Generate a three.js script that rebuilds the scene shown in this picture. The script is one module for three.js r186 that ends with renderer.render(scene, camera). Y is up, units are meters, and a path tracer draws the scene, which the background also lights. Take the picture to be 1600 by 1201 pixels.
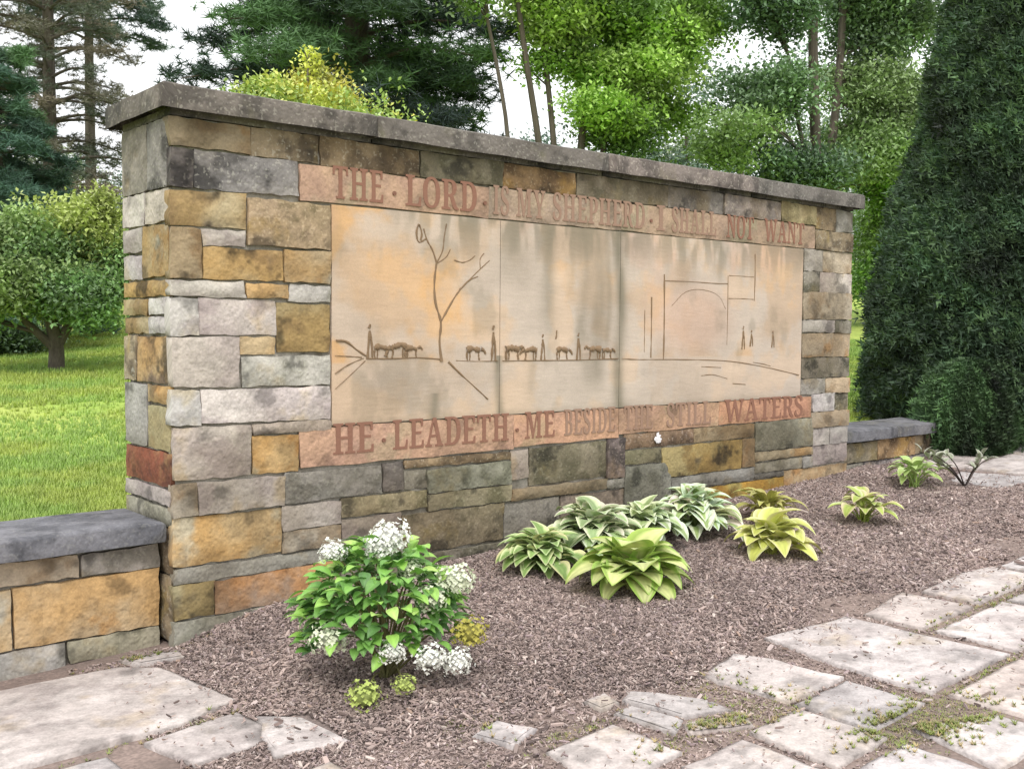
import * as THREE from 'three';
import { TextGeometry } from 'three/addons/geometries/TextGeometry.js';
import { FontLoader } from 'three/addons/loaders/FontLoader.js';
import { mergeGeometries, mergeVertices } from 'three/addons/utils/BufferGeometryUtils.js';

// ------------------------------------------------------------------ camera, sky, sun, exposure
const scene = new THREE.Scene();
const camera = new THREE.PerspectiveCamera(40.57, 1024 / 768, 0.05, 600);
camera.position.set(-1.779, 1.4, 4.382);
camera.lookAt(-1.779 + 0.6453, 1.4 - 0.05392, 4.382 - 0.762);
camera.rotateZ(THREE.MathUtils.degToRad(0.435));
scene.add(camera);

const renderer = new THREE.WebGLRenderer({ antialias: true });
renderer.setSize(1024, 768);
renderer.toneMapping = THREE.LinearToneMapping;
renderer.toneMappingExposure = 1.4;
renderer.shadowMap.enabled = true;
renderer.shadowMap.type = THREE.PCFSoftShadowMap;

const SUN = new THREE.Vector3(-0.42, 0.80, 0.46).normalize();
{
  const W = 256, H = 128, d = new Float32Array(W * H * 4);
  for (let j = 0; j < H; j++) for (let i = 0; i < W; i++) {
    const el = ((j + 0.5) / H - 0.5) * Math.PI, s = Math.max(0, Math.sin(el));
    const k = el < 0 ? 0.5 : 0.98 + 0.62 * s;
    const q = (j * W + i) * 4;
    d[q] = k * 0.985; d[q + 1] = k * 1.0; d[q + 2] = k * 1.025; d[q + 3] = 1;
  }
  const t = new THREE.DataTexture(d, W, H, THREE.RGBAFormat, THREE.FloatType);
  t.mapping = THREE.EquirectangularReflectionMapping; t.magFilter = t.minFilter = THREE.LinearFilter; t.needsUpdate = true;
  scene.background = t; scene.environment = t;
}
const sun = new THREE.DirectionalLight(new THREE.Color(1, 0.95, 0.87), 1.5);
sun.position.copy(SUN).multiplyScalar(40); sun.castShadow = true; sun.shadow.radius = 30;
sun.shadow.mapSize.set(2048, 2048);
Object.assign(sun.shadow.camera, { left: -25, right: 25, top: 25, bottom: -25, near: 1, far: 90 });
scene.add(sun); scene.add(sun.target);

// ------------------------------------------------------------------ helpers
const V3 = (x, y, z) => new THREE.Vector3(x, y, z);
function rngOf(seed) { let a = seed >>> 0; return () => { a = (a + 0x6D2B79F5) >>> 0; let t = a; t = Math.imul(t ^ (t >>> 15), t | 1); t ^= t + Math.imul(t ^ (t >>> 7), t | 61); return ((t ^ (t >>> 14)) >>> 0) / 4294967296; }; }
const gauss = (r) => Math.sqrt(-2 * Math.log(r() + 1e-9)) * Math.cos(6.2832 * r());
const mix = (a, b, t) => a + (b - a) * t;
const sstep = (a, b, x) => { const t = Math.min(1, Math.max(0, (x - a) / (b - a))); return t * t * (3 - 2 * t); };
function hash2(x, y, s) { let h = Math.imul(x, 374761393) + Math.imul(y, 668265263) + Math.imul(s, 2147483647 ^ 91); h = Math.imul(h ^ (h >>> 13), 1274126177); return ((h ^ (h >>> 16)) >>> 0) / 4294967296; }
function vnoise(x, y, p, s) {                      // value noise, period p lattice cells
  const xi = Math.floor(x), yi = Math.floor(y), fx = x - xi, fy = y - yi, u = fx * fx * (3 - 2 * fx), v = fy * fy * (3 - 2 * fy);
  const m = (a) => ((a % p) + p) % p, x0 = m(xi), x1 = m(xi + 1), y0 = m(yi), y1 = m(yi + 1);
  return mix(mix(hash2(x0, y0, s), hash2(x1, y0, s), u), mix(hash2(x0, y1, s), hash2(x1, y1, s), u), v);
}
function fbm(u, v, freq, oct, s) { let a = 0, w = 0.5, t = 0; for (let o = 0; o < oct; o++) { a += w * vnoise(u * freq, v * freq, freq, s + o * 17); t += w; w *= 0.55; freq *= 2; } return a / t; }
const noise3 = (x, y, z, s) => { const a = vnoise(x + z * 0.71 + 100, y + 100 - z * 0.37, 4096, s), b = vnoise(y * 1.1 + 37.3 + z, z * 0.9 + x * 0.3 + 200, 4096, s + 5); return (a + b) / 2; };
const s8 = (c) => { c = Math.min(1, Math.max(0, c)); return 255 * (c <= 0.0031308 ? 12.92 * c : 1.055 * Math.pow(c, 1 / 2.4) - 0.055); };
function dataTex(N, M, fn, srgb) {
  const d = new Uint8Array(N * M * 4), o = [0, 0, 0];
  for (let j = 0; j < M; j++) for (let i = 0; i < N; i++) {
    fn((i + 0.5) / N, (j + 0.5) / M, o); const q = (j * N + i) * 4;
    for (let k = 0; k < 3; k++) d[q + k] = srgb ? s8(o[k]) : Math.min(255, Math.max(0, o[k] * 255));
    d[q + 3] = 255;
  }
  const t = new THREE.DataTexture(d, N, M); t.wrapS = t.wrapT = THREE.RepeatWrapping; t.magFilter = THREE.LinearFilter; t.minFilter = THREE.LinearMipmapLinearFilter; t.generateMipmaps = true;
  if (srgb) t.colorSpace = THREE.SRGBColorSpace; t.needsUpdate = true; return t;
}
const used = new Map();
function numbered(n) { const k = used.get(n) ?? 0; used.set(n, k + 1); return k ? `${n}_${String(k).padStart(3, '0')}` : n; }
function shade(m) { m.castShadow = true; m.receiveShadow = true; return m; }
function mesh(name, geo, mat, parent) { const m = shade(new THREE.Mesh(geo, mat)); m.name = name; (parent ?? scene).add(m); return m; }
function thing(name, label, category, pos = [0, 0, 0], group) { const o = new THREE.Group(); o.name = numbered(name); o.position.set(...pos); o.userData = { label, category }; if (group) o.userData.group = group; scene.add(o); return o; }
function structure(o, name) { o.name = name; o.userData.kind = 'structure'; scene.add(o); return o; }
const std = (o) => new THREE.MeshStandardMaterial({ roughness: 0.95, metalness: 0, ...o });
const leafMat = (o) => new THREE.MeshPhysicalMaterial({ roughness: 0.62, metalness: 0, side: THREE.DoubleSide, transmission: 0.28, thickness: 0, ...o });

// terrain: a lawn that climbs gently to the back and to the right
function ground(x, z) {
  let y = 0.04 * Math.max(-6, Math.min(x, 60)) + 0.04 * Math.max(0, Math.min(60, x) - 5);
  if (z < -0.6) y += 0.04 * Math.min(70, -z - 0.6);
  return y;
}
function bedY(x, z) {                              // planting bed heaped up against the wall
  const along = sstep(-0.35, 0.75, x) * (1 - sstep(5.2, 6.1, x)), across = 1 - sstep(1.35, 1.95, z + 0.10 * Math.sin(x * 3.1) + 0.07 * Math.sin(x * 7.3 + 1));
  const m = along * (0.35 + 0.65 * across) - 0.06;
  const heap = 0.055 * (1 - sstep(0, 0.75, z)) * sstep(-0.02, 0.9, x);
  return ground(x, z) - 0.045 + 0.085 * Math.min(1, m + 0.35) * across * sstep(-0.3, 0.15, x + 0.5 - 0.55 * sstep(0.9, 0.0, z)) + heap + 0.012 * (noise3(x * 5, z * 5, 0, 3) - 0.5) + (z > 1.95 ? -0.02 : 0);
}

// ------------------------------------------------------------------ textures and materials
const grain = dataTex(512, 512, (u, v, o) => { const n = fbm(u, v, 12, 6, 7), p = vnoise(u * 90, v * 90, 90, 3); o[0] = o[1] = o[2] = 0.75 * n + 0.25 * p; }, false);
function stoneTex(seed, cols, { bed = 1, dark = 0.5, spots = 0 } = {}) {
  return dataTex(768, 768, (u, v, o) => {
    const wx = u + 0.02 * fbm(u, v, 6, 3, seed + 90), wy = v;
    const a = fbm(wx, wy, 4, 6, seed), b = fbm(u, v, 9, 5, seed + 31), st = fbm(u * 0.5, v, 22, 3, seed + 57), f = vnoise(u * 200, v * 200, 200, seed + 3), g = fbm(u, v, 40, 3, seed + 11);
    const t = sstep(0.34, 0.66, a), k = sstep(0.52, 0.72, b), q = sstep(0.6, 0.78, fbm(u, v, 5, 5, seed + 71));
    const m = 0.78 + 0.22 * f + 0.34 * (g - 0.5) + 0.42 * bed * (st - 0.5), dk = 1 - dark * sstep(0.58, 0.74, fbm(u, v, 7, 5, seed + 131));
    for (let c = 0; c < 3; c++) { let x = mix(cols[0][c], cols[1][c], t); x = mix(x, cols[2][c], 0.75 * k); if (cols[3]) x = mix(x, cols[3][c], q); o[c] = x * m * dk; }
    const sp = spots ? fbm(u, v, 90, 2, seed + 19) : 0; if (sp > 0.66) { const w = sstep(0.66, 0.78, sp) * spots; for (let c = 0; c < 3; c++) o[c] = mix(o[c], [0.6, 0.58, 0.5][c], w); }
  }, true);
}
const stoneMat = {};
function defStone(k, seed, cols, opt) { stoneMat[k] = std({ map: stoneTex(seed, cols, opt), bumpMap: grain, bumpScale: 0.010, vertexColors: true }); }
defStone('lilac', 11, [[0.46, 0.41, 0.39], [0.52, 0.48, 0.44], [0.38, 0.33, 0.32], [0.50, 0.42, 0.31]], { dark: 0.5 });
defStone('gold', 23, [[0.49, 0.315, 0.14], [0.50, 0.38, 0.23], [0.42, 0.235, 0.085], [0.44, 0.40, 0.32]], { dark: 0.5 });
defStone('ochre', 37, [[0.34, 0.225, 0.10], [0.40, 0.315, 0.19], [0.22, 0.14, 0.065], [0.14, 0.105, 0.075]], { dark: 0.75 });
defStone('umber', 41, [[0.22, 0.17, 0.11], [0.34, 0.27, 0.18], [0.10, 0.075, 0.05], [0.36, 0.27, 0.12]], { dark: 0.6, spots: 0.3 });
defStone('slate', 53, [[0.20, 0.185, 0.18], [0.28, 0.255, 0.24], [0.10, 0.09, 0.09], [0.23, 0.19, 0.14]], { dark: 0.65, spots: 0.2 });
defStone('moss', 67, [[0.25, 0.225, 0.17], [0.34, 0.30, 0.245], [0.14, 0.13, 0.085], [0.27, 0.225, 0.13]], { dark: 0.65, spots: 0.2 });
defStone('grey', 79, [[0.33, 0.31, 0.28], [0.42, 0.39, 0.36], [0.22, 0.205, 0.17], [0.36, 0.30, 0.22]], { dark: 0.55, spots: 0.2 });
defStone('tan', 83, [[0.42, 0.33, 0.23], [0.46, 0.39, 0.30], [0.33, 0.24, 0.15], [0.42, 0.27, 0.14]], { dark: 0.4 });
defStone('rust', 97, [[0.24, 0.075, 0.04], [0.32, 0.15, 0.07], [0.12, 0.035, 0.025], [0.36, 0.22, 0.10]], { dark: 0.5 });
defStone('cap', 103, [[0.115, 0.10, 0.088], [0.17, 0.15, 0.135], [0.07, 0.062, 0.055], [0.16, 0.145, 0.105]], { dark: 0.55, spots: 0.18 });
defStone('blue_cap', 109, [[0.12, 0.12, 0.135], [0.19, 0.185, 0.20], [0.07, 0.07, 0.08], [0.15, 0.145, 0.14]], { dark: 0.5, spots: 0.08 });
defStone('paver', 127, [[0.43, 0.39, 0.375], [0.49, 0.45, 0.435], [0.35, 0.31, 0.30], [0.42, 0.36, 0.305]], { dark: 0.35, spots: 0 });
defStone('band', 139, [[0.50, 0.33, 0.25], [0.54, 0.37, 0.26], [0.44, 0.30, 0.23], [0.46, 0.36, 0.25]], { dark: 0.35, bed: 0.5 });
const mortarMat = std({ map: stoneTex(151, [[0.27, 0.245, 0.21], [0.34, 0.31, 0.27], [0.17, 0.15, 0.12], [0.14, 0.12, 0.09]], { dark: 0.5 }), bumpMap: grain, bumpScale: 0.01 });
const letterMat = std({ color: new THREE.Color(0.24, 0.118, 0.08), bumpMap: grain, bumpScale: 0.003 });
const fadedLetterMat = std({ color: new THREE.Color(0.285, 0.18, 0.13), bumpMap: grain, bumpScale: 0.003 });
const lineMat = std({ color: new THREE.Color(0.235, 0.155, 0.09), bumpMap: grain, bumpScale: 0.003 });

// ------------------------------------------------------------------ stones
function faceNoise(x, y, s) { return fbm(x * 0.1 + 0.5, y * 0.1 + 0.5, 40, 4, s) - 0.5; }
// a quarry-faced block: bottom left at (0,0), front towards +z at about z = 0, reaching back to -d
function stoneGeo(w, h, d, seed, { rough = 0.013, edge = 0.006, cell = 0.05, jit = 0.005, tint = [1, 1, 1], stain, proud: prd } = {}) {
  const r = rngOf(seed), nx = Math.max(3, Math.round(w / cell) + 1), ny = Math.max(3, Math.round(h / cell) + 1);
  const c = [0, 1, 2, 3].map(() => [(r() - 0.5) * 2 * jit, (r() - 0.5) * 2 * jit]), ou = r() * 3, ov = r() * 3, proud = prd ?? (r() - 0.35) * 0.016;
  const pos = [], uv = [], col = [], idx = [], val = 0.86 + 0.28 * r(), warm = (r() - 0.5) * 0.07;
  const put = (x, y, z, k) => { pos.push(x, y, z); uv.push((x + ou) / 1.1, (y + ov) / 1.1); const d = stain ? stain(x, y) : [1, 1, 1], s = val * k; col.push(tint[0] * s * d[0] * (1 + warm), tint[1] * s * d[1], tint[2] * s * d[2] * (1 - warm)); };
  for (let j = 0; j <= ny; j++) for (let i = 0; i <= nx; i++) {
    const a = i / nx, b = j / ny;
    let x = w * a, y = h * b;
    x += mix(mix(c[0][0], c[1][0], a), mix(c[2][0], c[3][0], a), b); y += mix(mix(c[0][1], c[1][1], a), mix(c[2][1], c[3][1], a), b);
    if (i === 0 || i === nx) x += (hash2(j, i, seed) - 0.5) * 0.008; if (j === 0 || j === ny) y += (hash2(i, j, seed + 1) - 0.5) * 0.009;
    const e = Math.min(x, w - x, y, h - y), near = Math.min(1, Math.max(0, e) / 0.022);
    const z = proud + rough * faceNoise(x + ou * 3, y + ov * 3, seed % 50) * 2 * near - edge * (1 - near) * (0.6 + 0.8 * hash2(i, j, seed + 2));
    put(x, y, z, 1);
  }
  const W1 = nx + 1;
  for (let j = 0; j < ny; j++) for (let i = 0; i < nx; i++) { const p = j * W1 + i; idx.push(p, p + 1, p + W1 + 1, p, p + W1 + 1, p + W1); }
  const ring = [];
  for (let i = 0; i < nx; i++) ring.push(i); for (let j = 0; j < ny; j++) ring.push(j * W1 + nx);
  for (let i = nx; i > 0; i--) ring.push(ny * W1 + i); for (let j = ny; j > 0; j--) ring.push(j * W1);
  const base = pos.length / 3, n = ring.length;
  for (const p of ring) { put(pos[p * 3], pos[p * 3 + 1], pos[p * 3 + 2], 1); put(pos[p * 3], pos[p * 3 + 1], -d, 0.9); uv[uv.length - 1] += d; }
  for (let i = 0; i < n; i++) { const a = base + 2 * i, b = base + 2 * ((i + 1) % n); idx.push(a, a + 1, b, b, a + 1, b + 1); }
  const g = new THREE.BufferGeometry();
  g.setAttribute('position', new THREE.Float32BufferAttribute(pos, 3)); g.setAttribute('uv', new THREE.Float32BufferAttribute(uv, 2)); g.setAttribute('color', new THREE.Float32BufferAttribute(col, 3));
  g.setIndex(idx); g.computeVertexNormals(); return g;
}
// a dressed slab lying flat: outline in plan (x,z pairs), top surface slightly uneven
function slabGeo(poly, top, thick, seed, { rough = 0.006, bevel = 0.012, sub = 0.09, tint = [1, 1, 1], jit = 0.014, tiltBy = 0.02 } = {}) {
  const r = rngOf(seed), pts = [];
  for (let i = 0; i < poly.length; i++) {
    const a = poly[i], b = poly[(i + 1) % poly.length], L = Math.hypot(b[0] - a[0], b[1] - a[1]), n = Math.max(1, Math.round(L / sub));
    for (let k = 0; k < n; k++) { const t = k / n; pts.push([mix(a[0], b[0], t) + (r() - 0.5) * jit, mix(a[1], b[1], t) + (r() - 0.5) * jit]); }
  }
  let cx = 0, cz = 0; for (const p of pts) { cx += p[0] / pts.length; cz += p[1] / pts.length; }
  const rings = [0, 0.018, 0.07, 0.45], pos = [], uv = [], col = [], idx = [], n = pts.length, ou = r() * 5, ov = r() * 5, val = 0.88 + 0.24 * r(), warm = (r() - 0.5) * 0.06;
  const put = (x, y, z) => { pos.push(x, y, z); uv.push((x + ou) / 1.1, (z + ov) / 1.1); col.push(tint[0] * val * (1 + warm), tint[1] * val, tint[2] * val * (1 - warm)); };
  const tilt = [(r() - 0.5) * tiltBy, (r() - 0.5) * tiltBy];
  let area = 0; for (let i = 0; i < poly.length; i++) { const a = poly[i], b = poly[(i + 1) % poly.length]; area += a[0] * b[1] - b[0] * a[1]; }
  const sg = area > 0 ? 1 : -1, out = pts.map((p, i) => { const a = pts[(i + n - 1) % n], b = pts[(i + 1) % n], tx = b[0] - a[0], tz = b[1] - a[1], L = Math.hypot(tx, tz) || 1; return [sg * tz / L, -sg * tx / L]; });
  const H = (x, z) => (typeof top === 'function' ? top(x, z) : top) + tilt[0] * (x - cx) + tilt[1] * (z - cz) + rough * 2 * faceNoise(x * 2 + ou, z * 2 + ov, seed % 40);
  pts.forEach((p, i) => { put(p[0], H(p[0], p[1]) - bevel - thick, p[1]); uv[uv.length - 2] += out[i][0] * thick / 1.1; uv[uv.length - 1] += out[i][1] * thick / 1.1; });
  rings.forEach((f, q) => { pts.forEach((p, i) => { const dx = cx - p[0], dz = cz - p[1], L = Math.hypot(dx, dz) || 1, x = q < 2 ? p[0] - out[i][0] * f : p[0] + dx * (q === 2 ? 0.15 : f), z = q < 2 ? p[1] - out[i][1] * f : p[1] + dz * (q === 2 ? 0.15 : f); put(x, H(x, z) - (q === 0 ? bevel : q === 1 ? bevel * 0.25 : 0), z); }); });
  put(cx, H(cx, cz), cz);
  for (let q = 0; q < rings.length; q++) for (let i = 0; i < n; i++) { const a = q * n + i, b = q * n + (i + 1) % n, c = a + n, d = b + n; idx.push(a, c, b, b, c, d); }
  const last = rings.length * n, ctr = pos.length / 3 - 1; for (let i = 0; i < n; i++) idx.push(last + i, ctr, last + (i + 1) % n);
  const g = new THREE.BufferGeometry();
  g.setAttribute('position', new THREE.Float32BufferAttribute(pos, 3)); g.setAttribute('uv', new THREE.Float32BufferAttribute(uv, 2)); g.setAttribute('color', new THREE.Float32BufferAttribute(col, 3)); g.setIndex(idx);
  if (area > 0) { for (let i = 0; i < idx.length; i += 3) { const t = idx[i]; idx[i] = idx[i + 1]; idx[i + 1] = t; } g.setIndex(idx); }
  g.computeVertexNormals(); return g;
}
function boxGeo(x0, x1, y0, y1, z0, z1) { const g = new THREE.BoxGeometry(x1 - x0, y1 - y0, z1 - z0); g.translate((x0 + x1) / 2, (y0 + y1) / 2, (z0 + z1) / 2); const p = g.attributes.position, u = g.attributes.uv; for (let i = 0; i < p.count; i++) u.setXY(i, (p.getX(i) + p.getZ(i)) / 1.1, p.getY(i) / 1.1); return g; }
function tube(pts, r0, r1 = r0, sides = 6, flat = 1) {
  const c = new THREE.CatmullRomCurve3(pts), n = Math.max(2, (pts.length - 1) * 4), P = c.getPoints(n), F = c.computeFrenetFrames(n), pos = [], idx = [], uv = [];
  for (let i = 0; i <= n; i++) { const R = mix(r0, r1, i / n) * (flat < 1 ? 0.6 + 0.8 * hash2(i, Math.round(P[0].x * 500), 8) : 1); for (let k = 0; k <= sides; k++) { const a = k / sides * 6.28319, N = F.normals[i], B = F.binormals[i]; pos.push(P[i].x + R * (Math.cos(a) * N.x + Math.sin(a) * B.x), P[i].y + R * (Math.cos(a) * N.y + Math.sin(a) * B.y), P[i].z + flat * R * (Math.cos(a) * N.z + Math.sin(a) * B.z)); uv.push(k / sides, i / n * 3); } }
  for (let i = 0; i < n; i++) for (let k = 0; k < sides; k++) { const a = i * (sides + 1) + k, b = a + sides + 1; idx.push(a, a + 1, b, b, a + 1, b + 1); }
  const g = new THREE.BufferGeometry(); g.setAttribute('position', new THREE.Float32BufferAttribute(pos, 3)); g.setAttribute('uv', new THREE.Float32BufferAttribute(uv, 2)); g.setIndex(idx); g.computeVertexNormals(); return g;
}

// ------------------------------------------------------------------ ground sheets
function sheet(x0, x1, z0, z1, nx, nz, f, tile) {
  const pos = [], uv = [], idx = [];
  for (let j = 0; j <= nz; j++) for (let i = 0; i <= nx; i++) { const x = mix(x0, x1, i / nx), z = mix(z0, z1, j / nz); pos.push(x, f(x, z), z); uv.push(x / tile, z / tile); }
  for (let j = 0; j < nz; j++) for (let i = 0; i < nx; i++) { const a = j * (nx + 1) + i, b = a + nx + 1; idx.push(a, b, a + 1, a + 1, b, b + 1); }
  const g = new THREE.BufferGeometry(); g.setAttribute('position', new THREE.Float32BufferAttribute(pos, 3)); g.setAttribute('uv', new THREE.Float32BufferAttribute(uv, 2)); g.setIndex(idx); g.computeVertexNormals(); return g;
}
const lawnTex = dataTex(768, 768, (u, v, o) => { const a = fbm(u, v, 5, 5, 201), b = fbm(u, v, 60, 3, 203), f = vnoise(u * 300, v * 300, 300, 205), t = sstep(0.35, 0.65, a), m = 0.6 + 0.5 * b + 0.3 * (f - 0.5); o[0] = mix(0.27, 0.35, t) * m * 1.15; o[1] = mix(0.38, 0.42, t) * m * 1.15; o[2] = mix(0.07, 0.10, t) * m; }, true);
{
  const g = sheet(-200, 220, -260, 120, 210, 190, (x, z) => ground(x, z) + (z > -0.35 && z < 14 && x > -14 && x < 24 ? -0.12 : 0) - 0.012, 6);
  structure(shade(new THREE.Mesh(g, std({ map: lawnTex, roughness: 1 }))), 'lawn');
}
const soilTex = dataTex(512, 512, (u, v, o) => { const a = fbm(u, v, 8, 5, 221), f = vnoise(u * 150, v * 150, 150, 223), m = 0.5 + 0.7 * f * a + 0.2 * a; o[0] = 0.205 * m; o[1] = 0.16 * m; o[2] = 0.145 * m; }, true);
{
  const g = sheet(-8, 16, -0.34, 9, 96, 40, (x, z) => ground(x, z) - 0.014 + 0.008 * (noise3(x * 6, z * 6, 0, 9) - 0.5), 1.3);
  structure(shade(new THREE.Mesh(g, std({ map: soilTex, bumpMap: grain, bumpScale: 0.02, roughness: 1, color: new THREE.Color(1.25, 1.2, 1.15) }))), 'patio_bedding');
  const b = sheet(-0.5, 6.2, -0.06, 2.3, 130, 50, (x, z) => bedY(x, z), 1.0);
  structure(shade(new THREE.Mesh(b, std({ map: soilTex, bumpMap: grain, bumpScale: 0.02, roughness: 1 }))), 'flower_bed');
}

// ------------------------------------------------------------------ the memorial wall
const wall = thing('memorial_wall', 'long tall sandstone memorial wall with carved panel and two inscription bands', 'wall');
mesh('mortar_core', boxGeo(0.022, 5.296, -0.4, 2.3, -0.548, -0.02), mortarMat, wall);
// weathering that runs across the stones: black run-off under the coping, brown damp towards the foot
function runoff(X, Y) {
  const a = fbm(X * 0.16 + 0.3, Y * 0.16 + 0.3, 12, 5, 77), b = fbm(X * 0.3, 0.3, 40, 3, 79), top = sstep(1.95, 2.3, Y) * (0.35 + 0.5 * sstep(0.4, 0.62, b)), foot = sstep(0.8, 0.62, Y) * sstep(0.5, 1.2, X) * 0.42 * (1 - sstep(3.2, 3.5, X) * sstep(0.37, 0.35, Y));
  const q = Math.min(0.9, 1 - (1 - 0.62 * sstep(0.50, 0.66, a)) * (1 - top) * (1 - foot));
  return [mix(1, 0.40, q), mix(1, 0.36, q), mix(1, 0.29, q)];
}
let stoneSeed = 1000;
function layStone(x0, x1, y0, y1, kind, tint) {
  const w = x1 - x0 - 0.005, h = y1 - y0 - 0.005;
  const g = stoneGeo(w, h, 0.06, stoneSeed++, { tint, stain: (x, y) => runoff(x0 + x, y0 + y) });
  const m = mesh('stone', g, stoneMat[kind], wall); m.position.set(x0 + 0.0025, y0 + 0.0025, 0); return m;
}
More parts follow.
